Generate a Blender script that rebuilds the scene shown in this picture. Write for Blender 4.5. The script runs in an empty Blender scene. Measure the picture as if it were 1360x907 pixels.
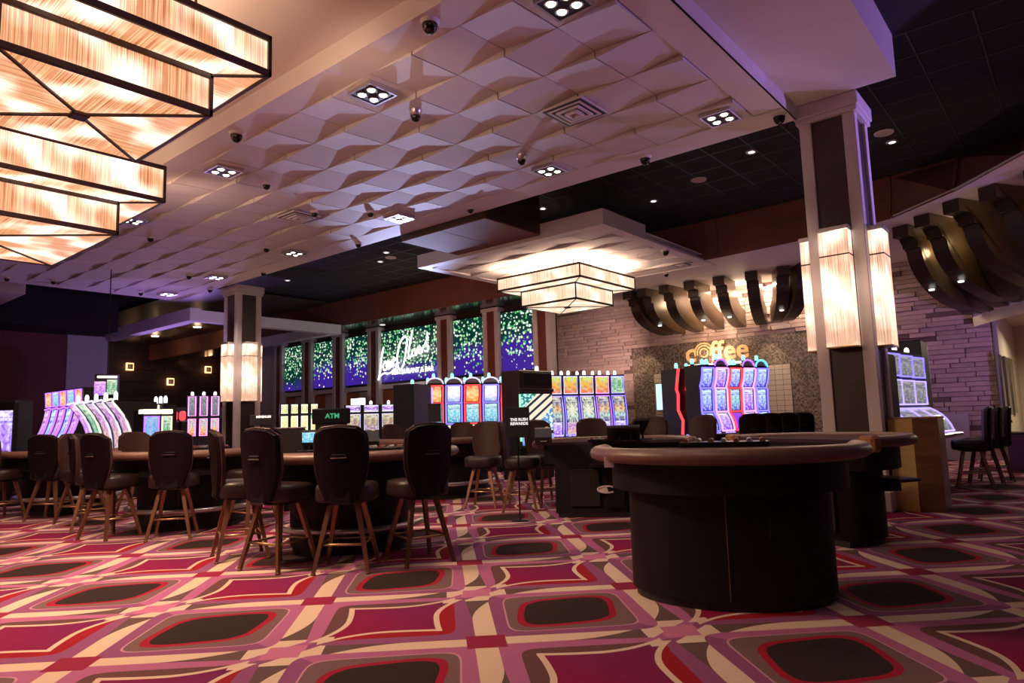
import bpy, bmesh, math, random
from mathutils import Vector, Matrix
random.seed(7)
C = bpy.context.scene.collection
R_ = math.radians
# ------------------------------------------------------------------ camera, world, exposure, lights
EYE = 1.07
FPX = 916.06
_yaw, _pit, _rol = R_(39.692), R_(6.578), R_(-1.7053)
_f = Vector((math.cos(_yaw)*math.cos(_pit), math.sin(_yaw)*math.cos(_pit), math.sin(_pit)))
_r0 = Vector((math.sin(_yaw), -math.cos(_yaw), 0)); _u0 = _r0.cross(_f)
_r = _r0*math.cos(_rol)+_u0*math.sin(_rol); _u = -_r0*math.sin(_rol)+_u0*math.cos(_rol)
cam = bpy.data.cameras.new('camera'); camo = bpy.data.objects.new('camera', cam); C.objects.link(camo)
M = Matrix.Identity(4)
for i in range(3): M[i][0] = _r[i]; M[i][1] = _u[i]; M[i][2] = -_f[i]
M[2][3] = EYE
camo.matrix_world = M
cam.sensor_width = 36; cam.lens = FPX/1360*36; cam.clip_start = .05; cam.clip_end = 200
bpy.context.scene.camera = camo
# survey helpers: the point of the room that stands at a known height / plane / distance along a sight line
def _d(x, y): return _f*FPX+_r*(x-680)-_u*(y-453.5)
def atz(x, y, z): d = _d(x, y); return Vector((0, 0, EYE))+d*((z-EYE)/d.z)
def atx(x, y, X): d = _d(x, y); return Vector((0, 0, EYE))+d*(X/d.x)
def aty(x, y, Y): d = _d(x, y); return Vector((0, 0, EYE))+d*(Y/d.y)
def atd(x, y, dist):
    d = _d(x, y); h = d.x*math.cos(_yaw)+d.y*math.sin(_yaw); return Vector((0, 0, EYE))+d*(dist/h)
vs = bpy.context.scene.view_settings
vs.view_transform = 'Standard'; vs.look = 'None'; vs.exposure = 0.0; vs.gamma = 1; vs.use_curve_mapping = False
W = bpy.data.worlds.new('world'); bpy.context.scene.world = W; W.use_nodes = True
W.node_tree.nodes['Background'].inputs[0].default_value = (.52, .30, .60, 1)
W.node_tree.nodes['Background'].inputs[1].default_value = .08
def lamp(kind, name, loc, energy, col, aim=None, size=.3, size_y=None, spot=None, blend=.5):
    l = bpy.data.lights.new(name, kind); l.energy = energy; l.color = col
    if kind == 'AREA':
        l.shape = 'RECTANGLE' if size_y else 'SQUARE'; l.size = size
        if size_y: l.size_y = size_y
    else: l.shadow_soft_size = size
    if kind == 'SPOT': l.spot_size = R_(spot or 80); l.spot_blend = blend
    o = bpy.data.objects.new(name, l); C.objects.link(o); o.location = loc
    if aim is not None:
        o.rotation_euler = (Vector(aim)-Vector(loc)).to_track_quat('-Z', 'Y').to_euler()
    return o
WARM = (1, .78, .62); PURP = (.5, .28, 1); BLUE = (.45, .5, 1)
# added unseen spots that tint ceiling and walls, partly standing in for LED cabinets
lamp('SPOT', 'purple_wash_right', (13.2, -4.5, 2.6), 1600, PURP, (7, 1.6, 4.7), .04, spot=50, blend=.8)
lamp('SPOT', 'purple_wash_left', (11.0, 24.0, 2.0), 900, PURP, (6.5, 16, 4.6), .04, spot=60, blend=.8)
lamp('SPOT', 'blue_wash', (12.9, 14.4, 3.5), 5200, (.5, .58, 1), (5.9, 6.7, 4.45), .04, spot=26, blend=1.0)
lamp('SPOT', 'purple_wash_soffit', (11.5, -3.0, 1.8), 160, PURP, (13.5, 2.5, 4.3), .04, spot=60, blend=.8)
lamp('SPOT', 'purple_wash_far', (5.6, 13.0, 1.9), 420, PURP, (8.2, 20, 4.1), .04, spot=55, blend=.8)
lamp('SPOT', 'purple_wash_stone', (13.5, -1.0, 1.4), 260, PURP, (17, 2.2, 2.6), .04, spot=60, blend=.9)
lamp('SPOT', 'red_wash_bulkhead', (9.5, 13.0, 2.0), 160, (1, .45, .35), (13.5, 13.0, 4.8), .04, spot=95, blend=.9)
lamp('SPOT', 'warm_wash_stone', (15.0, 9.2, 2.0), 240, (1, .66, .58), (17, 11.0, 3.0), .04, spot=85, blend=.9)
lamp('SPOT', 'purple_wash_tile', (12.6, -.6, 3.1), 500, (.42, .26, 1), (6.95, 3.1, 4.45), .04, spot=24, blend=.9)
lamp('SPOT', 'bulkhead_wash_right', (8.4, -1.0, 2.2), 110, (1, .5, .36), (13.0, 2.2, 4.75), .04, spot=60, blend=.9)
lamp('SPOT', 'cool_wash_canopy', (9.6, 12.0, 2.2), 170, (.72, .7, 1), (11.4, 18.5, 4.1), .04, spot=60, blend=.9)
lamp('SPOT', 'purple_wash_pier', (7.4, 17.0, 1.9), 90, PURP, (8.0, 24, 2.8), .04, spot=50, blend=.9)
# added warm spots standing in for lantern side glow; area lights outside the frame
lamp('SPOT', 'lantern_side_fill', (2.9, 4.6, 3.75), 50, (1, .66, .45), (7, 6.0, 4.47), .2, spot=95, blend=1)
lamp('SPOT', 'lantern_side_fill', (3.45, 9.2, 3.85), 70, (1, .66, .45), (7, 10.5, 4.47), .2, spot=100, blend=1)
lamp('AREA', 'warm_room_light_left', (-2.0, 7.5, 4.2), 40, (1, .66, .45), (2.5, 6, 0), 2.0)
lamp('AREA', 'warm_room_light_near', (.6, 1.2, 4.3), 14, (1, .64, .48), (2.2, 2.6, 0), 1.2)

# ------------------------------------------------------------------ node expressions
class N:
    """a tiny expression language that writes shader math nodes"""
    def __init__(s, t, sock): s.t = t; s.s = sock
    def _op(s, op, *a):
        n = s.t.nodes.new('ShaderNodeMath'); n.operation = op
        for i, v in enumerate((s,)+a):
            if isinstance(v, N): s.t.links.new(v.s, n.inputs[i])
            else: n.inputs[i].default_value = v
        return N(s.t, n.outputs[0])
    def __add__(s, o): return s._op('ADD', o)
    __radd__ = __add__
    def __mul__(s, o): return s._op('MULTIPLY', o)
    __rmul__ = __mul__
    def __sub__(s, o): return s._op('SUBTRACT', o)
    def __rsub__(s, o): return (s*-1)+o
    def __truediv__(s, o): return s._op('DIVIDE', o)
    def abs(s): return s._op('ABSOLUTE')
    def fr(s): return s._op('FRACT')
    def fl(s): return s._op('FLOOR')
    def sin(s): return s._op('SINE')
    def pw(s, o): return s._op('POWER', o)
    def mn(s, o): return s._op('MINIMUM', o)
    def mx(s, o): return s._op('MAXIMUM', o)
    def lt(s, o): return s._op('LESS_THAN', o)
    def gt(s, o): return s._op('GREATER_THAN', o)
    def cl(s):
        n = s._op('ADD', 0.0); n.s.node.use_clamp = True; return n
    def st(s, lo, hi): return ((s-lo)/(hi-lo)).cl()
class Mat:
    def __init__(s, name):
        s.m = bpy.data.materials.new(name); s.m.use_nodes = True; s.t = s.m.node_tree
        s.b = s.t.nodes['Principled BSDF']
    def node(s, k): return s.t.nodes.new(k)
    def link(s, a, b): s.t.links.new(a.s if isinstance(a, N) else a, b)
    def coord(s, kind='Object', scale=(1, 1, 1)):
        c = s.node('ShaderNodeTexCoord'); mp = s.node('ShaderNodeMapping'); mp.inputs[3].default_value = scale
        s.link(c.outputs[kind], mp.inputs[0]); return mp.outputs[0]
    def xyz(s, v):
        n = s.node('ShaderNodeSeparateXYZ'); s.link(v, n.inputs[0]); return [N(s.t, o) for o in n.outputs]
    def comb(s, x, y, z=0.0):
        n = s.node('ShaderNodeCombineXYZ')
        for i, v in enumerate((x, y, z)):
            if isinstance(v, N): s.link(v, n.inputs[i])
            else: n.inputs[i].default_value = v
        return n.outputs[0]
    def noise(s, v, scale, detail=2, rough=.5, col=False):
        n = s.node('ShaderNodeTexNoise'); s.link(v, n.inputs['Vector'])
        n.inputs['Scale'].default_value = scale; n.inputs['Detail'].default_value = detail; n.inputs['Roughness'].default_value = rough
        return n.outputs['Color'] if col else N(s.t, n.outputs['Fac'])
    def mix(s, fac, a, b, mode='MIX'):
        n = s.node('ShaderNodeMix'); n.data_type = 'RGBA'; n.blend_type = mode
        if isinstance(fac, N): s.link(fac, n.inputs[0])
        else: n.inputs[0].default_value = fac
        for sock, v in ((n.inputs[6], a), (n.inputs[7], b)):
            if isinstance(v, tuple): sock.default_value = (*v[:3], 1)
            else: s.link(v, sock)
        return n.outputs[2]
    def bump(s, h, strength=.2, dist=.01):
        n = s.node('ShaderNodeBump'); s.link(h, n.inputs['Height']); n.inputs['Strength'].default_value = strength
        n.inputs['Distance'].default_value = dist; s.link(n.outputs[0], s.b.inputs['Normal'])
    def col(s, v):
        if isinstance(v, tuple): s.b.inputs['Base Color'].default_value = (*v[:3], 1)
        else: s.link(v, s.b.inputs['Base Color'])
    def set(s, **k):
        for n, v in k.items(): s.b.inputs[{'rough': 'Roughness', 'metal': 'Metallic', 'spec': 'Specular IOR Level', 'coat': 'Coat Weight'}[n]].default_value = v
        return s
    def emit(s, col, strength):
        if isinstance(col, tuple): s.b.inputs['Emission Color'].default_value = (*col[:3], 1)
        else: s.link(col, s.b.inputs['Emission Color'])
        if isinstance(strength, N): s.link(strength, s.b.inputs['Emission Strength'])
        else: s.b.inputs['Emission Strength'].default_value = strength
        return s
def plain(name, c, rough=.6, metal=0, var=.12, scale=6, spec=.5, bump=0, _=0):
    m = Mat(name); v = m.coord('Object')
    n = m.noise(v, scale, 3)
    dk = tuple(x*(1-var) for x in c); lt = tuple(min(1, x*(1+var)) for x in c)
    m.col(m.mix(n, dk, lt)); m.set(rough=rough, metal=metal, spec=spec)
    if bump: m.bump(m.noise(v, scale*12, 2), bump, .004)
    return m.m
def glow(name, c, s, base=(0.02, 0.02, 0.02)):
    m = Mat(name); m.col(base); m.set(rough=.4); m.emit(c, s); return m.m
MT = {}
MT['white'] = plain('painted_plaster', (.70, .62, .60), .75, scale=2, var=.04)
MT['tile_white'] = plain('ceiling_tile_white', (.66, .59, .58), .8, scale=3, var=.04)
MT['joint'] = plain('joint_dark', (.05, .035, .035), .9)
MT['black_tile'] = plain('black_ceiling_tile', (.018, .016, .02), .9, scale=3, var=.3)
MT['black_grid'] = plain('black_ceiling_grid', (.05, .045, .05), .5)
MT['brown_panel'] = plain('brown_bulkhead_panel', (.20, .07, .042), .85, scale=1.5, var=.25)
MT['dark_gloss'] = plain('dark_glossy_soffit', (.03, .03, .032), .16, scale=1.2, var=.4)
MT['dark_brown'] = plain('espresso_panel', (.05, .028, .02), .4, scale=2, var=.3)
MT['red_wall'] = plain('dark_red_wall', (.13, .03, .03), .7, scale=.6, var=.4)
MT['grey_wall'] = plain('grey_wall', (.42, .38, .42), .75, scale=1, var=.06)
MT['maroon'] = plain('maroon_panel', (.20, .045, .03), .5, scale=3, var=.2)
MT['orange_wood'] = plain('orange_wood', (.42, .12, .03), .45, scale=4, var=.3)
MT['beige'] = plain('beige_wall', (.55, .48, .36), .8, scale=1, var=.05)
MT['black'] = plain('black_plastic', (.012, .011, .013), .5, scale=8, var=.2)
MT['blackm'] = plain('black_metal', (.02, .018, .02), .3, .6, scale=8, var=.2)
MT['leather'] = plain('dark_brown_leather', (.055, .024, .019), .45, scale=20, var=.25, bump=.15, spec=.3)
MT['leather_back'] = plain('near_black_vinyl', (.008, .003, .005), .5, scale=10, var=.25, spec=.12)
MT['leather_seat'] = plain('dark_seat_leather', (.020, .009, .008), .42, scale=20, var=.25, bump=.1, spec=.4)
MT['rail'] = plain('brown_leather_rail', (.17, .085, .062), .38, scale=25, var=.2, bump=.15)
MT['bronze'] = plain('bronze_leg_metal', (.22, .10, .055), .38, .55, scale=15, var=.15)
MT['brass'] = plain('brass', (.55, .36, .18), .3, .9, scale=15, var=.1)
MT['chrome'] = plain('brushed_steel', (.6, .57, .58), .3, .9, scale=15, var=.1)
MT['felt'] = plain('felt_dark', (.05, .02, .035), .95, scale=40, var=.2)
MT['tbl'] = plain('table_body_black', (.011, .007, .008), .5, scale=3, var=.35, spec=.2)
MT['tbl_panel'] = plain('table_panel_brown', (.014, .008, .008), .5, scale=3, var=.35)
MT['wood'] = plain('caramel_wood', (.36, .16, .06), .35, scale=12, var=.3)
MT['frame_dark'] = plain('bronze_lantern_frame', (.055, .028, .018), .45, .2, scale=8, var=.25)
MT['paper'] = plain('white_card', (.75, .68, .62), .7)
MT['cam_black'] = plain('camera_dome_black', (.01, .01, .012), .12)
MT['txt_white'] = glow('white_lettering', (1, 1, 1), .75, (.8, .8, .8))
MT['txt_green'] = glow('green_lettering', (.1, .8, .4), .5)
MT['lamp_warm'] = glow('lamp_lens', (1, .86, .6), 14)
MT['lamp_soft'] = glow('small_lamp_lens', (1, .95, .85), 3)
MT['candle'] = glow('candle_white', (.95, .92, 1), 3.0)
MT['candle_c'] = glow('candle_cyan', (.25, .95, 1), 2.2)
MT['fin'] = plain('bronze_fin', (.11, .068, .032), .36, .35, scale=1.5, var=.25)
MT['fin_face'] = plain('dark_fin_edge', (.035, .02, .014), .4, .2, scale=2, var=.3)

def wood_mat(name, c1, c2, axis=2, rough=.4, k=14):
    m = Mat(name); sc = [k, k, k]; sc[axis] = 1.2; v = m.coord('Object', tuple(sc))
    n = m.noise(v, 1.0, 4, .6); m.col(m.mix(n.st(.3, .7), c1, c2)); m.set(rough=rough); return m.m
MT['podium_wood'] = wood_mat('podium_walnut', (.10, .04, .018), (.2, .085, .035), 1)
MT['podium_gold'] = wood_mat('podium_gold_laminate', (.50, .34, .10), (.62, .44, .16), 1, .45)
MT['wall_wood'] = wood_mat('dark_wood_wall', (.035, .018, .012), (.075, .038, .022), 0, .45, 6)

# carpet -------------------------------------------------------------
def carpet():
    m = Mat('carpet_pattern'); v = m.coord('Object'); x, y, z = m.xyz(v)
    wv = m.noise(v, 1.1, 1, .5, col=False)
    a = ((x-1.2538)/1.3546).fr(); b = ((y-2.3845)/1.3946).fr()
    fa = a.mn(1-a); fb = b.mn(1-b)
    t = fa+fb; s = fb-fa
    lowx = a.gt(.5); ylo = b.gt(.5)                     # side of the motif
    fx = ((x-1.2538)/1.3546+.5).fr()
    # concentric measures
    def n8(p, q, n): return (p.abs().pw(n)+q.abs().pw(n)).pw(1/n)
    A = s+.5; B = .5-t                                  # dark motif centre
    A2 = .5-s                                           # crimson motif centre
    cream = (.66, .49, .37); mauve = (.25, .075, .18); mauve2 = (.40, .12, .26); greyb = (.15, .085, .085); crim = (.27, .006, .04); purp = (.15, .02, .10)
    red = (.30, .012, .022); dark = (.028, .016, .016); pink = (.50, .16, .29); brown = (.14, .05, .055); deep = (.05, .02, .022)
    fz = m.noise(v, 160, 2, .6)
    # start: grey lens
    col = m.mix(fz.st(.3, .7), (.10, .055, .055), (.15, .09, .085))
    # cream band  s in [-.055, up(t)]
    up = .052-(t-.38).mx(0.0).pw(2.0)*.75
    col = m.mix(s.gt(-.062)*s.lt(up)*t.gt(.09), col, cream)
    # petals near the crossing
    low = .052+(t-.4).mx(0.0)*.06-(t-.84).mx(0.0)*1.15
    col = m.mix(t.gt(.81)*s.lt(low), col, cream)
    # mauve band round the crimson motif
    n1 = n8(A2, B, 9.0)
    ins_c = s.gt(low)
    col = m.mix(ins_c, col, m.mix(ylo, mauve, mauve2))
    col = m.mix(ins_c*(t-.90).gt(0.0), col, pink)
    corner = (t-.72).mx(0.0)*.42
    inner_c = s.gt(.142+corner*-.0)*n1.lt(.352+corner*.55)
    ring = m.mix(ylo, red, m.mix(fz, (.10, .04, .045), (.17, .075, .075)))
    col = m.mix(inner_c, col, ring)
    Rc = .262+(B*-1).mx(0.0).pw(2.0)*1.12+B.mx(0.0).pw(2.0)*.25
    col = m.mix(A2.lt(Rc)*B.lt(.275)*B.gt(-.36), col, cream)
    col = m.mix(A2.lt(Rc-.032)*B.lt(.245)*B.gt(-.285), col, m.mix(fx.st(.1, .9), crim, purp))
    # dark motif side
    n2 = n8(A, B, 8.0)
    out_d = n2.lt(.438+ (B.mx(0.0)-.3).mx(0.0)*.9)*s.lt(-.062)
    col = m.mix(out_d, col, m.mix(lowx, mauve, mauve2))
    in_d = n2.lt(.352+B*.03)
    col = m.mix(n2.lt(.362+B*.03)*s.lt(-.062), col, (.52, .25, .32))
    col = m.mix(in_d, col, m.mix(fz.st(.2, .8), (.12, .065, .07), (.22, .13, .13)))
    Ro = .285+B*.16
    n4 = n8(A, B, 4.0)
    col = m.mix(n4.lt(Ro), col, (.32, .012, .035))
    col = m.mix(n4.lt(Ro-.038), col, m.mix(fz, (.018, .01, .01), (.045, .028, .025)))
    # square knot and centre knot
    col = m.mix(t.lt(.10), col, (.27, .02, .06))
    col = m.mix((1-t).lt(.085), col, pink)
    # fibres
    f2 = m.noise(v, 420, 2, .7)
    col = m.mix(.35, col, m.mix(f2, (.35, .35, .35), (.65, .65, .65)), 'OVERLAY')
    m.col(col); m.set(rough=.95, spec=.1); m.bump(f2, .5, .004)
    return m.m
MT['carpet'] = carpet()

def strand(name, c_hi, c_lo, c_edge, s_hi, s_lo, freq=130, hot=True):
    """glowing glass strands: uv.x runs across the strands, uv.y along them (metres)"""
    m = Mat(name); uv = m.coord('UV'); u, w, _ = m.xyz(uv)
    n1 = m.noise(m.comb(u*freq, w*1.5), 1.0, 1); n2 = m.noise(m.comb(u*freq*.33+7, w*.8), 1.0, 1)
    big = m.noise(m.comb(u*2.2, w*2.2), 1.0, 1)
    line = n1.st(.34, .62); l2 = n2.st(.35, .65)
    base = m.mix(line, c_edge, c_hi); base = m.mix(l2, m.mix(.55, base, c_lo), base)
    hotf = big.st(.42, .66) if hot else N(m.t, n1.s)*0.0
    colr = m.mix(hotf*.85, base, (1, .93, .8))
    m.col((.2, .12, .08)); m.set(rough=.35)
    m.emit(colr, (hotf*(s_hi-s_lo)+s_lo)*(line*.35+.65)); return m.m
MT['strand'] = strand('glowing_glass_strands', (1, .60, .30), (1, .36, .16), (.62, .17, .06), 2.6, 1.15)
MT['strand_s'] = strand('sconce_glass_strands', (1, .72, .48), (1, .50, .36), (.62, .26, .16), 2.6, 1.1, 170)
MT['strand_f'] = strand('far_lantern_strands', (1, .84, .62), (1, .72, .48), (.85, .50, .28), 1.9, 1.2, 90)

def stone_mat(name, c1, c2, c3):
    m = Mat(name); oi = m.node('ShaderNodeObjectInfo'); v = m.coord('Object')
    r = N(m.t, oi.outputs['Random']); geo = m.node('ShaderNodeNewGeometry'); ri = N(m.t, geo.outputs['Random Per Island'])
    k = (r+ri).fr(); n = m.noise(v, 5, 3, .6)
    c = m.mix(k.gt(.93), m.mix(k, c1, c2), c3); c = m.mix(n.st(.3, .8)*.35, c, c3)
    m.col(c); m.set(rough=.85); m.bump(m.noise(v, 30, 3), .4, .01); return m.m
MT['stone'] = stone_mat('ledger_stone', (.60, .44, .40), (.42, .30, .27), (.17, .10, .09))
def mosaic():
    m = Mat('small_dark_mosaic'); v = m.coord('Generated'); x, y, z = m.xyz(m.coord('Object'))
    vo = m.node('ShaderNodeTexVoronoi'); m.link(m.comb(y*28, z*28, 0.0), vo.inputs['Vector']); vo.inputs['Scale'].default_value = 1; vo.inputs['Randomness'].default_value = .35
    r = m.xyz(vo.outputs['Color'])[0]; m.col(m.mix(r, (.06, .045, .035), (.34, .26, .20))); m.set(rough=.35); return m.m
MT['mosaic'] = mosaic()

def led_dots(name, seed, base_split=.45):
    """LED wall picture: white and green flowers over a blue to green ground; uv in metres"""
    m = Mat(name); u, w, _ = m.xyz(m.coord('UV'))
    hh = w/1.66
    def dots(sc, thr, k):
        vo = m.node('ShaderNodeTexVoronoi'); m.link(m.comb(u*sc+seed, w*sc+k), vo.inputs['Vector']); vo.inputs['Scale'].default_value = 1; vo.inputs['Randomness'].default_value = .8
        d = N(m.t, vo.outputs['Distance']); rr = m.xyz(vo.outputs['Color']); return d, rr
    d1, r1 = dots(10.5, .3, 3); d2, r2 = dots(7, .3, 9)
    wob = m.noise(m.comb(u*2+seed, w*2), 1, 2)
    dens = (hh+(wob-.5)*.5).st(.10, .5)+.06
    bg = m.mix((hh+(wob-.5)*.6).st(base_split-.12, base_split+.12), (.04, .012, .26), (.0, .03, .025))
    on = r1[0].lt(dens)*d1.lt(.43)
    dotc = m.mix(r1[1].st(.1, .95), (.06, .5, .12), (.9, 1, .8))
    c = m.mix(on, bg, dotc)
    on2 = r2[0].lt(dens*.25+.22)*d2.lt(.24)
    c = m.mix(on2, c, (1, .95, 1))
    m.col((.01, .01, .01)); m.set(rough=.3); m.emit(c, 1.15); return m.m
LED = [led_dots('led_picture_%s' % k, i*13.7, sp) for i, (k, sp) in enumerate((('a', .12), ('b', .5), ('c', .5), ('d', .30), ('e', .48), ('f', .55)))]

def screen(name, stops, detail=(1, 1, 1), dcol2=(.1, .05, .3), amount=.5, sc=9, strength=1.3, rays=False, bars=True):
    """lit game screen; uv 0..1. stops = colours bottom to top"""
    m = Mat(name); u, w, _ = m.xyz(m.coord('UV'))
    c = stops[0]
    for i in range(1, len(stops)):
        a = (i-1)/(len(stops)-1); b = i/(len(stops)-1)
        c = m.mix(w.st(a+.15*(b-a), b-.1*(b-a)), c, stops[i])
    n = m.noise(m.comb(u*sc*.55, w*sc*.8), 1, 1, .5); n2 = m.noise(m.comb(u*sc*1.0+5, w*sc*1.6), 1, 0, .5)
    c = m.mix(n.st(.48, .6)*amount, c, detail); c = m.mix(n2.st(.55, .66)*amount, c, dcol2)
    if rays:
        ux = u-.5; wy = w-.45; at = ux._op('ARCTAN2', wy); c = m.mix((at*14).sin().gt(.2)*amount, c, (1, .95, .7))
        rad = (ux*ux+wy*wy*.6); c = m.mix(rad.lt(.035), c, detail)
    if bars:
        bx = (u*5).fr(); by = (w*9).fr(); c = m.mix(bx.gt(.2)*by.gt(.55)*w.gt(.66)*w.lt(.86)*.55, c, dcol2)
        c = m.mix(u.gt(.2)*u.lt(.8)*w.gt(.88)*w.lt(.94)*.7, c, detail)
    m.col((.01, .01, .01)); m.set(rough=.2); m.emit(c, strength); return m.m
SC = dict(
 yellow=screen('screen_yellow_orange', [(1, .18, .1), (1, .5, .08), (.75, .9, .1)], (.5, .75, .6), (.6, .25, .1), .6, 4, 1.0, bars=False),
 tallmix=screen('screen_tall_mixed', [(.12, .08, .3), (.4, .75, .75), (.8, .8, .55), (.25, .35, .3), (.5, .6, .4)], (.95, .95, .8), (.1, .1, .25), .7, 7, .9, rays=True),
 tallor=screen('screen_tall_orange', [(.14, .1, .35), (.5, .8, .75), (1, .55, .2), (.3, .3, .35), (.6, .5, .4)], (.95, .9, .8), (.15, .1, .25), .7, 7, .9),
 redtop=screen('screen_red', [(1, .3, .06), (1, .62, .3), (.9, .08, .02)], (1, .8, .4), (.9, .2, .02), .5, 4, 1.2, bars=False),
 whitetop=screen('screen_white', [(.3, .45, 1), (.95, .95, 1), (.8, .9, 1)], (1, 1, 1), (.8, .3, .3), .4, 4, 1.2, bars=False),
 cyan=screen('screen_cyan', [(.12, .5, .75), (.35, .85, .95), (.55, .85, .9)], (.9, .95, .95), (.05, .2, .5), .6, 8, 1.0),
 yelwhite=screen('screen_yellow_white', [(.25, .8, .5), (.85, .8, .2), (.95, .95, .8)], (1, 1, .8), (.5, .3, .05), .5, 8, 1.0, bars=False),
 blue=screen('screen_blue', [(.12, .1, .8), (.35, .45, 1), (.45, .65, 1)], (.75, .9, 1), (.08, .04, .6), .65, 8, 1.25),
 bluegreen=screen('screen_blue_green', [(.15, .2, .8), (.3, .7, .75), (.4, .6, 1)], (.75, .95, .9), (.06, .1, .4), .65, 8, 1.1),
 violet=screen('screen_violet', [(.28, .08, .9), (.5, .3, 1), (.7, .6, 1)], (.9, .85, 1), (.15, .02, .6), .6, 7, 1.2),
 plainv=screen('screen_plain_violet', [(.30, .05, .85), (.32, .06, .9)], (.35, .1, .95), (.2, .04, .7), .15, 4, 1.1, bars=False),
 pinkv=screen('screen_pink_violet', [(.5, .2, .95), (.75, .3, .95), (.95, .4, .75)], (1, .85, 1), (.35, .05, .7), .6, 8, 1.0),
 candy=screen('screen_candy', [(.6, .8, .7), (.9, .55, .5), (.6, .3, .8), (.7, .7, .8)], (1, .7, .8), (.5, .05, .4), .8, 9, .95),
 green=screen('screen_green', [(.55, .75, .5), (.2, .6, .3), (.7, .9, .6)], (.9, 1, .85), (.05, .3, .15), .7, 7, .9),
 pale=screen('screen_pale_yellow', [(.55, .9, .2), (.9, .85, .35), (.95, .95, .6)], (1, 1, .9), (.9, .4, .3), .5, 5, 1.1, bars=False),
 skyb=screen('screen_sky_blue', [(.15, .35, .9), (.3, .55, 1), (.4, .6, .95)], (.55, .75, 1), (.1, .25, .75), .5, 6, .9, bars=False),
 fire=screen('screen_fire', [(1, .2, .15), (1, .6, .2), (.6, .7, .7), (.5, .5, .6)], (1, .9, .7), (.6, .1, .2), .6, 7, .95),
 greydk=screen('screen_dim_grey', [(.22, .22, .28), (.35, .35, .42), (.3, .3, .38)], (.7, .65, .6), (.1, .1, .2), .6, 9, .7),
 violpic=screen('screen_purple_picture', [(.75, .7, .9), (.35, .12, .7), (.8, .6, 1)], (.9, .85, 1), (.2, .03, .5), .8, 5, 1.2, bars=False),
 gold=screen('screen_gold_picture', [(.5, .35, .5), (.55, .4, .2), (.75, .7, .3)], (.9, .85, .8), (.25, .08, .3), .7, 7, .9, bars=False),
 monitor=screen('screen_monitor', [(.15, .6, .9), (.3, .8, 1), (.25, .7, .95)], (.85, 1, 1), (.05, .3, .6), .7, 6, 1.0, bars=False),
)
def diag():
    m = Mat('screen_diagonal_stripes'); u, w, _ = m.xyz(m.coord('UV'))
    k = (u*-1.0+w*1.35)*3.2; f = k.fr(); c = m.mix(f.gt(.35), (.02, .03, .05), (1, .8, .62))
    n = m.noise(m.comb(u*9, w*12), 1, 1); edge = (w-u*.9).gt(.55)
    c = m.mix(edge, c, m.mix(n.gt(.5), (.02, .2, .22), (.45, .85, .75)))
    e2 = (w-u*.9).lt(-.25); c = m.mix(e2, c, m.mix(n.gt(.5), (.1, .3, .6), (.75, .9, .95)))
    m.col((.01, .01, .01)); m.emit(c, 1.1); return m.m
SC['diag'] = diag()
LG = dict(blue=glow('led_blue', (.16, .12, 1), 2.6), violet=glow('led_violet', (.42, .14, 1), 2.0), white=glow('led_white', (.75, .7, 1), 1.3), red=glow('led_red', (1, .05, .06), 2.0),
          cyan=glow('led_cyan', (.1, .8, 1), 2.2), pink=glow('led_pink', (1, .35, .9), 1.8), pale=glow('led_pale_yellow', (1, .95, .7), 1.4), green=glow('led_green', (.3, 1, .5), 1.6), lav=glow('led_lavender', (.38, .28, 1), 1.9))

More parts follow.
